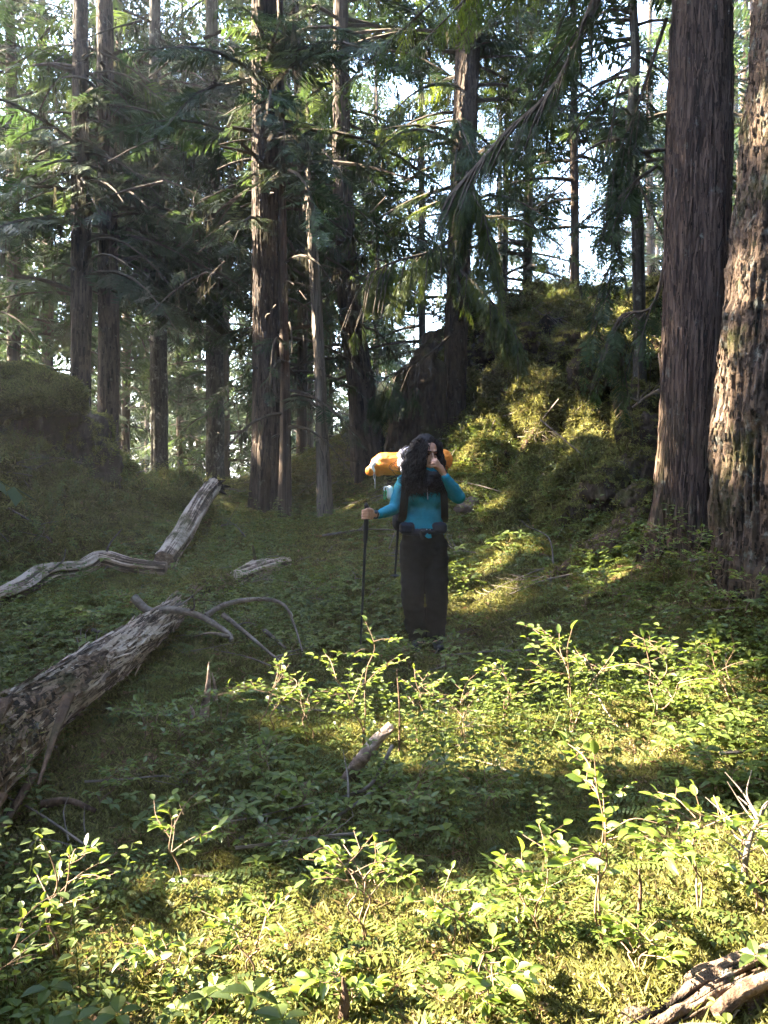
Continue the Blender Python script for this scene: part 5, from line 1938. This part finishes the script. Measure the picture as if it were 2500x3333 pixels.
bl.ball(g0 + [0, 0, .0], (.12, .12, .10)).ball(g0 + [.06, .02, .05], (.09, .1, .06)).ball(g0 + [-.06, 0, -.04], (.09, .1, .06))
blob_part('rock', bl, .015, plain_mat('stone', (.10, .072, .062), .9, .2, 12, .4, .01), root, disp=rough_disp(.02, 9, 23))

# dark crag and dark lumps that stand in for shaded cavities of the bank
for i, (rows, la) in enumerate([
    ([(1800, 1180, .22), (1870, 1150, .26), (1950, 1180, .24), (1900, 1240, .20)], 'dark mossy crag in the upper middle of the bank'),
    ([(2085, 1330, .20), (2090, 1450, .24), (2075, 1560, .22), (2060, 1650, .16)], 'tall dark lump in place of the shaded hollow close beside the smooth cedar'),
    ([(1560, 1180, .20), (1620, 1150, .22), (1700, 1110, .20)], 'dark lump in place of a shaded overhang right of the slope tree near the crest'),
    ([(1980, 1560, .13), (1930, 1640, .16), (1860, 1690, .12)], 'low dark lump in place of a shaded cavity above the bare brown root')]):
    pts = [gp(a_, b_) for a_, b_, _ in rows]
    root = thing('crag', pts[0], la, 'rock')
    bl = Blob()
    for p_, (_, _, r_) in zip(pts, rows):
        bl.ball(p_ + [0, -.05, .03], (r_ * 1.15, r_, r_ * 1.2))
    ck = blob_part('rock', bl, .03, M['rot_dark'], root, disp=rough_disp(.13, 3.2, 60 + i, .5))
    moss_on(root, ck, 1800, 60 + i, .4, (.8, 1.6), patch=(-.3, .2))

# roots of the bank and moss-clad ridges that run down it
for i, (rows, r_, la) in enumerate([
    ([(1640, 1180), (1600, 1300), (1560, 1400), (1500, 1450)], .13, 'moss-clad buried root catching the sun high on the bank'),
    ([(1960, 1330), (1930, 1430), (1880, 1500), (1830, 1560)], .15, 'moss-clad root ridge with the brightest sun patch on the bank'),
    ([(2060, 1180), (2050, 1300), (2030, 1420), (2060, 1600)], .14, 'upright mossy root ridge next to the smooth cedar'),
    ([(1780, 1480), (1700, 1600), (1640, 1720), (1560, 1850)], .15, 'long mossy root ridge running down towards the legs of the hiker'),
    ([(2090, 1640), (2010, 1740), (1900, 1820), (1800, 1880)], .10, 'bare brown root at the foot of the bank'),
    ([(2030, 1480), (1960, 1600), (1890, 1700), (1850, 1800)], .05, 'thin bare root snaking down the bank left of the tall dark lump'),
    ([(1760, 1280), (1740, 1400), (1690, 1500), (1700, 1600)], .045, 'thin bare root hanging in the middle of the bank')]):
    pts = np.array([gp(*q_) for q_ in rows]) + [0, .04 if r_ > .11 else -.04, -r_ * .45 if r_ > .11 else .01]
    root = thing('bank_root', pts[0], la, 'root')
    bl = Blob().limb(pts, [r_ * .7, r_, r_ * .9, r_ * .5])
    cv = blob_part('moss_cover' if i < 4 else 'wood', bl, .03, M['moss_solid'] if i < 4 else M['rot_wood'], root, disp=rough_disp(.08, 4, 29 + i))
    moss_on(root, cv, 1300 if i < 4 else 250, 10 + i, -.9, (1.0, 2.0))


# ------------------------------------------------------------------ the hiker
PY = 6.3
gfoot = gz(0.34, PY)


def cw(cx, cy_, dY=0.0):
    """body landmark: image position at the hiker's distance, nearer or farther by dY"""
    s = PY / F
    return np.array([((1100 + cx / 2.764) - 1250) * s, PY + dY, CAMZ - ((1350 + cy_ / 2.764) - HOR) * s + (gfoot - 0.262)])


def skin_mat(name):
    m, nt, out = new_mat(name)
    nf = noise(nt, coords(nt), 40, 3)
    col = ramp(nt, nf, [(0.3, (0.36, 0.185, 0.125)), (0.7, (0.46, 0.255, 0.18))])
    b = principled(nt, out, col, 0.5, 0.4, nf, .001)
    b.inputs['Subsurface Weight'].default_value = 0.15
    b.inputs['Subsurface Radius'].default_value = (0.02, 0.008, 0.004)
    return m


M['skin'] = skin_mat('skin')
M['teal'] = plain_mat('teal', (0.012, 0.150, 0.215), .8, .2, 60, .12, .0015)
M['pants'] = plain_mat('pants', (0.0065, 0.0055, 0.005), .85, .2, 50, .2, .002)
M['hair'] = plain_mat('hair', (0.012, 0.006, 0.0045), .6, .25, 60, .4, .001)
M['black'] = plain_mat('black', (0.006, 0.006, 0.007), .6, .35, 40, .2, .001)
M['navy'] = plain_mat('navy', (0.008, 0.010, 0.019), .75, .3, 40, .25, .002)
M['greyfab'] = plain_mat('greyfab', (0.30, 0.29, 0.36), .7, .3, 30, .12, .002)
M['orange'] = plain_mat('orange', (0.72, 0.22, 0.025), .55, .4, 25, .12, .002)
M['white'] = plain_mat('white', (0.62, 0.62, 0.60), .5, .4, 20, .08, .001)
M['green'] = plain_mat('green', (0.03, 0.30, 0.10), .35, .5, 20, .1, .001)
M['metal'] = plain_mat('metal', (0.5, 0.5, 0.52), .3, .5, 20, .1, .0005, 1.0)
M['lips'] = plain_mat('lips', (0.24, 0.075, 0.06), .45, .4, 20, .1, .001)

hb = cw(790, 2060)
woman = thing('person', [hb[0], PY, gz(hb[0], PY)], 'hiker with long curly dark hair in teal top and dark trousers, hand at her nose', 'person')

yaw, pit = math.radians(24), math.radians(10)
hf = norm(np.array([math.sin(yaw) * math.cos(pit), -math.cos(yaw) * math.cos(pit), -math.sin(pit)]))
hr = norm(np.cross(hf, [0, 0, 1]))      # her left-right axis
hu = np.cross(hr, hf)
HC = cw(806, 352, -.01)


def hd(r_, f_, u_):
    return HC + hr * r_ + hf * f_ + hu * u_


Rh = Matrix(((hr[0], hf[0], hu[0]), (hr[1], hf[1], hu[1]), (hr[2], hf[2], hu[2]))).to_4x4()
bd = Blob()
bd.ball(hd(0, -.012, .022), (.073, .092, .092), Rh)
bd.ball(hd(0, .022, -.035), (.060, .066, .075), Rh)
bd.ball(hd(0, .045, -.080), (.036, .036, .030), Rh)
bd.ball(hd(0, .066, -.092), (.018, .016, .014), Rh)
bd.limb([hd(0, .088, .010), hd(0, .100, -.014), hd(0, .108, -.028)], [.007, .009, .012])
for s in (-1, 1):
    bd.ball(hd(.034 * s, .058, -.026), (.022, .02, .02), Rh)
    bd.ball(hd(.009 * s, .098, -.032), (.007, .008, .006), Rh)
    bd.limb([hd(.012 * s, .082, .030), hd(.034 * s, .072, .030), hd(.050 * s, .055, .022)], [.007, .007, .006])
    bd.ball(hd(.074 * s, -.005, -.012), (.010, .018, .028), Rh)
bd.ball(hd(0, .084, -.058), (.018, .010, .010), Rh)
neck = cw(790, 560, .0)
bd.limb([hd(0, -.02, -.05), cw(792, 520, 0), neck], [.048, .046, .052])
# torso core
bd.limb([cw(782, 590), cw(782, 720), cw(780, 900), cw(780, 1050), cw(780, 1130)], [.10, .125, .11, .13, .135], .62, [1, 0, 0])
Ls, Le, Lw, Lh = cw(600, 600, .0), cw(505, 845, -.03), cw(368, 893, -.20), cw(300, 882, -.25)
Rs, Re, Rw, Rhd = cw(945, 600, .0), cw(1075, 745, -.11), cw(945, 555, -.20), cw(905, 490, -.205)
for a, b_ in ((Ls, Rs),):
    bd.limb([a, neck + [0, 0, -.03], b_], [.045, .06, .045])
bd.limb([Ls, (Ls + Le) / 2, Le], [.046, .040, .034]).limb([Le, (Le + Lw) / 2, Lw], [.034, .032, .023])
bd.limb([Rs, (Rs + Re) / 2, Re], [.046, .040, .034]).limb([Re, (Re + Rw) / 2, Rw], [.034, .031, .023])
for hx, kx, ax_, s in ((680, 668, 722, -1), (880, 882, 878, 1)):
    H_, K_, A__ = cw(hx, 1180), cw(kx, 1610, -.03), cw(ax_, 1990, .02)
    bd.limb([H_, (H_ + K_) / 2, K_], [.078, .066, .05]).limb([K_, (K_ * .6 + A__ * .4), A__], [.05, .05, .034])
    bd.limb([A__, A__ + [0, -.05, -.045], A__ + [s * .02, -.13, -.062]], [.034, .034, .028])
# left hand closed on the grip of the trekking pole
G0, G1 = cw(268, 818, -.285), cw(262, 925, -.28)
pd = norm(G1 - G0)
bd.limb([Lw, cw(330, 885, -.235), cw(300, 875, -.25)], [.021, .024, .026])
bd.limb([cw(303, 858, -.255), cw(303, 910, -.250)], [.022, .021])
for i in range(4):
    a = G0 + pd * (.030 + .0195 * i) * 1.0
    r_ = .0088 - .0004 * i
    bd.limb([a + [.034, .022, 0], a + [.012, -.026, .002], a + [-.020, -.024, 0], a + [-.030, .002, -.002], a + [-.016, .022, -.004]], [r_ * 1.1, r_, r_, r_, r_ * .8])
bd.limb([cw(318, 862, -.255), cw(298, 842, -.285), cw(272, 840, -.312), cw(252, 848, -.308)], [.012, .011, .0095, .008])
# right hand: thumb and fingers at the nose
bd.limb([Rw, cw(925, 520, -.205), cw(902, 485, -.21)], [.021, .026, .029], .62, [1, -.2, .6])
tipn = hd(.004, .122, -.040)
for i, (kx, ky, d1, mx, my, d2, tx, ty, d3) in enumerate([
    (893, 446, -.215, 868, 414, -.225, 836, 412, -.165), (884, 455, -.222, 852, 428, -.238, 828, 432, -.18),
    (878, 468, -.226, 848, 446, -.245, 824, 455, -.20), (876, 482, -.226, 852, 470, -.242, 830, 478, -.21)]):
    bd.limb([cw(905, 480, -.21), cw(kx, ky, d1), cw(mx, my, d2), cw(tx, ty, d3)], [.012, .0098, .0088, .0074])
bd.limb([cw(915, 505, -.20), cw(890, 500, -.195), cw(862, 480, -.185), cw(840, 470, -.175)], [.014, .012, .010, .0085])
blob_part('body', bd, .0052, M['skin'], woman, smooth_it=2)

for s in (-1, 1):
    eb = Blob().ball(hd(.031 * s, .0745, .006), (.0125, .008, .0058), Rh)
    blob_part('eye', eb, .002, plain_mat('eye', (.018, .010, .008), .2, .5, 10, .1, .0001), woman, smooth_it=1)
    eb = Blob().limb([hd(.014 * s, .088, .026), hd(.032 * s, .083, .031), hd(.048 * s, .068, .024)], [.0035, .004, .0025])
    blob_part('eyebrow', eb, .0022, M['hair'], woman, smooth_it=1)
blob_part('lips', Blob().limb([hd(-.020, .084, -.056), hd(0, .094, -.055), hd(.020, .084, -.056)], [.004, .0075, .004]), .0022, M['lips'], woman, smooth_it=1)


def folds(amp, sc, seed):
    return lambda co, nn: amp * ridged(co * sc, 3, seed) + amp * .5 * fbm(co * np.array(sc) * 3, 2, seed + 2)


tp = Blob()
tp.limb([cw(782, 575), cw(782, 640), cw(780, 760), cw(775, 900), cw(770, 1010), cw(772, 1050)], [.118, .148, .152, .142, .156, .160], .66, [1, 0, 0])
tp.ball(cw(722, 755, -.055), (.075, .055, .075)).ball(cw(850, 755, -.055), (.075, .055, .075))
tp.limb([Ls, neck + [0, 0, -.035], Rs], [.056, .07, .056])
tp.limb([Ls, (Ls + Le) / 2, Le], [.062, .055, .048]).limb([Le, (Le + Lw) / 2, Lw * .93 + Le * .07], [.048, .044, .033])
tp.limb([Rs, (Rs + Re) / 2, Re], [.062, .058, .052]).limb([Re, (Re + Rw) / 2, Rw * .93 + Re * .07], [.052, .046, .035])
tp.limb([cw(790, 545), cw(790, 580)], [.06, .065])
blob_part('top', tp, .009, M['teal'], woman, smooth_it=3, disp=folds(.007, [8, 8, 9], 3))
b = Buf()
tube(b, [cw(793, 640, -.128), cw(800, 760, -.142)], [.003, .003], 4, 6)
part('zip', b, M['greyfab'], woman)
pt = Blob()
pt.limb([cw(768, 1085), cw(768, 1120), cw(770, 1200)], [.155, .165, .168], .68, [1, 0, 0])
for hx, kx, ax_ in ((672, 668, 715), (876, 888, 872)):
    pt.limb([cw(hx, 1190), cw((hx + kx) / 2, 1400), cw(kx, 1610, -.03), cw((kx + ax_) / 2, 1830), cw(ax_, 2035, .02)], [.096, .093, .086, .080, .068])
blob_part('trousers', pt, .010, M['pants'], woman, smooth_it=3, disp=folds(.012, [6, 6, 10], 6))
for ax_, s in ((720, -1), (876, 1)):
    bt = Blob()
    A__ = cw(ax_, 1995, .02)
    bt.limb([A__ + [0, 0, .07], A__ + [0, 0, -.04]], [.05, .054]).limb([A__ + [0, .03, -.055], A__ + [s * .01, -.06, -.062], A__ + [s * .025, -.15, -.07]], [.046, .048, .038])
    blob_part('boot', bt, .008, M['black'], woman, smooth_it=2)
# hair: a dense core plus several hundred curls
hbk = Blob()
for q_ in [(790, 285, .01, .092), (745, 300, .03, .085), (700, 390, .03, .088), (672, 480, .0, .082), (665, 560, -.03, .075), (672, 630, -.05, .068), (725, 600, -.06, .066), (700, 680, -.06, .04),
           (880, 300, .045, .062), (900, 380, .05, .055), (915, 480, .03, .048), (900, 580, -.03, .06), (880, 640, -.05, .058), (800, 620, -.065, .066), (850, 570, -.065, .045), (930, 440, .0, .040), (935, 530, -.02, .045), (800, 560, -.05, .05), (790, 540, .02, .08), (740, 400, -.03, .058), (735, 480, -.055, .05)]:
    hbk.ball(cw(q_[0], q_[1], q_[2]), (q_[3], q_[3] * .9, q_[3] * 1.1))
core = blob_part('hair', hbk, .010, M['hair'], woman, smooth_it=2, disp=rough_disp(.014, 16, 41, .5))
g = np.random.default_rng(77)
b = Buf()
for i in range(760):
    u = g.uniform(-1, 1)
    if u < .18:      # the side that hides half of her face
        x0, y0 = 775 + g.normal(0, 30), 205 + abs(g.normal(0, 25))
        w_ = g.uniform(0, 1.12)
        p_ = [cw(x0, y0, g.uniform(-.07, .05)), cw(690 + 90 * w_ + g.normal(0, 14), 300 + g.normal(0, 12), -.085 * w_ - .01 + g.uniform(-.02, .02)),
              cw(628 + 130 * w_ + g.normal(0, 18), 440, -.10 * w_ - .02 + g.uniform(-.03, .02)), cw(600 + 150 * w_ + g.normal(0, 20), 580, -.11 + g.uniform(-.03, .05)),
              cw(610 + 180 * w_ + g.normal(0, 25), 690 + g.normal(0, 28), -.13 + g.uniform(-.03, .05))]
    elif u < .70:
        p_ = [cw(825 + g.normal(0, 22), 208 + abs(g.normal(0, 18)), g.uniform(-.04, .04)), cw(893 + g.normal(0, 14), 290, .0 + g.uniform(-.03, .03)), cw(922 + g.normal(0, 10), 400, .0 + g.uniform(-.03, .03)),
              cw(930 + g.normal(0, 18), 540, -.04 + g.uniform(-.03, .03)), cw(890 + g.normal(0, 40), 680 + g.normal(0, 28), -.12 + g.uniform(-.03, .03))]
    else:
        p_ = [cw(740 + g.normal(0, 50), 225 + abs(g.normal(0, 30)), .04), cw(690 + g.normal(0, 50), 330, .08), cw(720 + g.normal(0, 80), 480, -.04), cw(740 + g.normal(0, 80), 600, -.10), cw(770 + g.normal(0, 75), 680 + g.normal(0, 22), -.135)]
    c_ = catmull(np.array(p_), 44)
    t_, A1, B1 = frames(c_)
    ph = np.linspace(0, g.uniform(4, 9) * 6.28, 44) + g.uniform(0, 6.28)
    am = (g.uniform(.006, .014) * np.linspace(.3, 1.15, 44))[:, None]
    c_ = c_ + A1 * np.cos(ph)[:, None] * am + B1 * np.sin(ph)[:, None] * am
    tube(b, c_, [.0022, .0026, .0016], 3, 44, cap=False)
part('curls', b, M['hair'], woman, kind='stuff')

# the rucksack and what hangs on it
pk = thing('backpack', cw(760, 900, .2), 'large navy hiking backpack with a grey top lid worn by the hiker', 'backpack')
bl = Blob()
bl.limb([cw(765, 1010, .17), cw(765, 800, .2), cw(760, 520, .2)], [.125, .155, .14], .75, [1, 0, 0])
bl.ball(cw(560, 960, .16), (.06, .07, .09))
blob_part('pack_body', bl, .012, M['navy'], pk, disp=folds(.006, [8, 8, 8], 9))
bl = Blob()
for q_ in [(640, 330, .15, .05), (600, 350, .15, .045), (680, 340, .17, .06), (750, 340, .2, .06), (600, 420, .15, .05), (655, 440, .16, .07), (740, 430, .2, .08), (618, 500, .15, .04), (850, 420, .2, .06)]:
    bl.ball(cw(q_[0], q_[1], q_[2]), (q_[3] * 1.1, q_[3], q_[3]))
blob_part('lid', bl, .009, M['greyfab'], pk, disp=folds(.007, [12, 12, 10], 12))


def strap(name, pts, w, th, mat, parent):
    b_ = Buf()
    pts = np.array(pts)
    c_ = catmull(pts, 40)
    t_, _, _ = frames(c_)
    out = np.array([0, -1.0, 0])
    s_ = norm(np.cross(t_, out))
    o_ = np.cross(s_, t_)
    V = np.stack([c_ + s_ * w / 2 - o_ * th / 2, c_ + s_ * w / 2 + o_ * th / 2, c_ - s_ * w / 2 + o_ * th / 2, c_ - s_ * w / 2 - o_ * th / 2], 1).reshape(-1, 3)
    i_ = np.arange(39)[:, None] * 4
    j_ = np.arange(4)[None]
    Fq_ = np.stack([i_ + j_, i_ + (j_ + 1) % 4, i_ + 4 + (j_ + 1) % 4, i_ + 4 + j_], -1).reshape(-1, 4)
    b_.add(V, Fq_)
    b_.add(V[:4], [[3, 2, 1, 0]])
    b_.add(V[-4:], [[0, 1, 2, 3]])
    return part(name, b_, mat, parent, None, False)


strap('shoulder_strap', [cw(640, 530, .06), cw(618, 570, -.06), cw(602, 680, -.105), cw(592, 800, -.10), cw(583, 900, -.06), cw(570, 960, .02)], .062, .014, M['black'], pk)
strap('shoulder_strap', [cw(905, 530, .06), cw(925, 570, -.06), cw(940, 680, -.105), cw(950, 800, -.10), cw(955, 900, -.06), cw(960, 960, .02)], .055, .014, M['black'], pk)
strap('load_strap', [cw(640, 700, -.125), cw(612, 800, -.115), cw(588, 880, -.085)], .007, .004, M['navy'], pk)
bl = Blob()
for k in range(40):
    a = 6.283 * k / 40
    bl.ball(cw(765, 1030) + [.158 * math.cos(a), .108 * math.sin(a), -.01 + .010 * math.sin(a)], (.016, .016, .034))
blob_part('hip_belt', bl, .008, M['navy'], pk)
for x, s in ((618, -1), (905, 1)):
    bl = Blob().limb([cw(x - 34, 1000, -.085), cw(x + 34, 1000, -.085)], [.030, .030]).limb([cw(x - 34, 1030, -.085), cw(x + 34, 1030, -.085)], [.030, .030]).ball(cw(x + s * 14, 1015, -.06), (.04, .04, .045))
    blob_part('belt_pocket', bl, .007, M['navy'], pk, disp=folds(.004, [15, 15, 12], 5))
b = Buf()
for x0, x1 in ((735, 775), (805, 860)):
    tube(b, [cw(x0, 1035, -.128), cw((x0 + x1) / 2, 1046, -.135), cw(x1, 1040, -.132)], [.012, .016, .012], 6, 6, squash=.5)
part('buckle', b, M['black'], pk)
strap('belt_tail', [cw(735, 1050, -.125), cw(745, 1090, -.13), cw(765, 1110, -.13)], .02, .004, M['black'], pk)
strap('belt_tail', [cw(785, 1070, -.13), cw(805, 1085, -.135), cw(832, 1082, -.13)], .03, .004, M['teal'], pk)
strap('side_strap', [cw(950, 1010, -.05), cw(962, 1060, -.05)], .018, .004, M['black'], pk)
b = Buf()
for x in (790, 820):
    tube(b, [cw(x, 1022, -.142), cw(x, 1026, -.146)], .004, 6, 3)
part('snap', b, M['metal'], pk)

sk = thing('stuff_sack', cw(660, 430, .27), 'orange rolled stuff sack strapped across the backpack, sticking out both sides', 'stuff sack')
bl = Blob().limb([cw(385, 448, .26), cw(440, 436, .26), cw(700, 425, .28), cw(930, 400, .28), cw(955, 398, .28)], [.082, .090, .092, .090, .084])
bl.ball(cw(362, 470, .25), (.03, .06, .07))
blob_part('body', bl, .009, M['orange'], sk, disp=folds(.010, [11, 16, 16], 15))
bl = Blob().limb([cw(350, 480, .24), cw(318, 482, .23), cw(290, 500, .22)], [.042, .028, .040]).ball(cw(285, 522, .22), (.035, .03, .018))
blob_part('gathered_end', bl, .006, M['orange'], sk, disp=folds(.006, [30, 30, 14], 17))
bl = Blob().limb([cw(325, 438, .20), cw(302, 455, .20), cw(318, 500, .195)], [.020, .018, .012])
blob_part('end_tag', bl, .005, M['white'], sk, disp=folds(.003, [30, 30, 30], 18))
b = Buf()
tube(b, [cw(322, 500, .19), cw(318, 560, .19), cw(330, 600, .19), cw(331, 665, .19)], .0018, 4, 14)
tube(b, [cw(328, 500, .19), cw(332, 560, .19), cw(330, 620, .19)], .0018, 4, 10)
part('drawcord', b, M['white'], sk)

mg = thing('mug', cw(458, 710, .1), 'white mug hanging at the side of the backpack behind the arm', 'mug')
bl = Blob().limb([cw(465, 670, .1), cw(468, 740, .1)], [.028, .024])
blob_part('cup', bl, .005, M['white'], mg, smooth_it=1)
b = Buf()
tube(b, [cw(452, 655, .08), cw(425, 650, .08), cw(414, 672, .08), cw(424, 690, .08)], .0055, 6, 14)
part('handle', b, M['white'], mg)
strap('hanging_loop', [cw(462, 668, .1), cw(485, 640, .12), cw(540, 600, .17)], .012, .003, M['black'], mg)
cb_ = thing('carabiner', cw(425, 720, .07), 'green carabiner clipped beside the white mug', 'carabiner')
b = Buf()
tube(b, [cw(430, 680, .07), cw(418, 700, .07), cw(414, 740, .07), cw(420, 765, .07), cw(432, 745, .07), cw(438, 700, .07), cw(430, 680, .07)], .0042, 6, 26)
part('frame', b, M['green'], cb_)
wt = thing('watch', cw(345, 892, -.22), 'black watch on the wrist holding the trekking pole', 'watch')
b = Buf()
wd = norm(Lh - Lw)
u1 = norm(np.cross(wd, [0, 0, 1])); u2 = np.cross(wd, u1)
ctr_ = cw(345, 891, -.225)
ring = [ctr_ + .0285 * (math.cos(k * .5236) * u1 + math.sin(k * .5236) * u2) for k in range(13)]
tube(b, ring, .006, 6, 36, cap=False)
part('strap', b, M['black'], wt)
b = Buf()
tube(b, [ctr_ + [0, -.022, .02], ctr_ + [0, -.03, .026]], .015, 12, 3)
part('case', b, M['black'], wt)


def pole(name, label, top, bottom, withgrip=True):
    rt = thing(name, bottom, label, 'trekking pole')
    top, bottom = np.array(top), np.array(bottom)
    b_ = Buf()
    if withgrip:
        tube(b_, [top + [.008, 0, .006], top, top + (bottom - top) * .02, top + (bottom - top) * .13], [.022, .023, .018, .018], 12, 14)
        part('grip', b_, M['black'], rt)
        b_ = Buf()
        tube(b_, [top + (bottom - top) * .13, top + (bottom - top) * .23], [.021, .014], 10, 6)
        part('lower_grip', b_, M['black'], rt)
    b_ = Buf()
    tube(b_, [top + (bottom - top) * (.2 if withgrip else 0), top + (bottom - top) * .55], .0105, 8, 4)
    tube(b_, [top + (bottom - top) * .55, bottom], [.009, .007], 8, 4)
    part('shaft', b_, M['black'], rt)
    b_ = Buf()
    for f_ in (.55,):
        q0 = top + (bottom - top) * f_
        tube(b_, [q0 - (bottom - top) * .012, q0 + (bottom - top) * .012], .0115, 8, 3)
    part('lock', b_, M['black'], rt)
    b_ = Buf()
    q0 = top + (bottom - top) * .95
    tube(b_, [q0 + [0, 0, .006], q0 - [0, 0, .006]], [.012, .042], 12, 3)
    part('basket', b_, M['black'], rt)


gtop = G0 + [0, 0, .004]
e = np.array([cw(205, 2100, -.27)[0], PY - .27, 0]); e[2] = gz(e[0], e[1]) - .02
pole('trekking_pole', 'black trekking pole held upright in the hand on the left', gtop, e)
e2 = cw(515, 1480, .12)
pole('trekking_pole', 'second black trekking pole hanging from the backpack behind her leg', cw(545, 1010, .14), e2, False)

# ------------------------------------------------------------------ thin haze added between the trees to imitate veiling glare
zlo = float(GV[:, 2].min()) - 1.0
hz = Buf()
w_ = 1500.0 * 1.9
zt = 27.0
c8 = np.array([(x, y, z) for z in (zlo, zt) for y in (-w_, w_) for x in (-w_, w_)], float)
hz.add(c8, [[0, 2, 3, 1], [4, 5, 7, 6], [0, 1, 5, 4], [2, 6, 7, 3], [0, 4, 6, 2], [1, 3, 7, 5]])
m, nt, out = new_mat('haze')
pv = nt.nodes.new('ShaderNodeVolumePrincipled')
pv.inputs['Color'].default_value = (0.93, 0.95, 1.0, 1)
pv.inputs['Density'].default_value = 0.0013
pv.inputs['Anisotropy'].default_value = 0.3
nt.links.new(pv.outputs[0], out.inputs['Volume'])
link('haze', hz.mesh('haze', m, False), kind='stuff', label='thin haze added in the forest to imitate veiling glare')
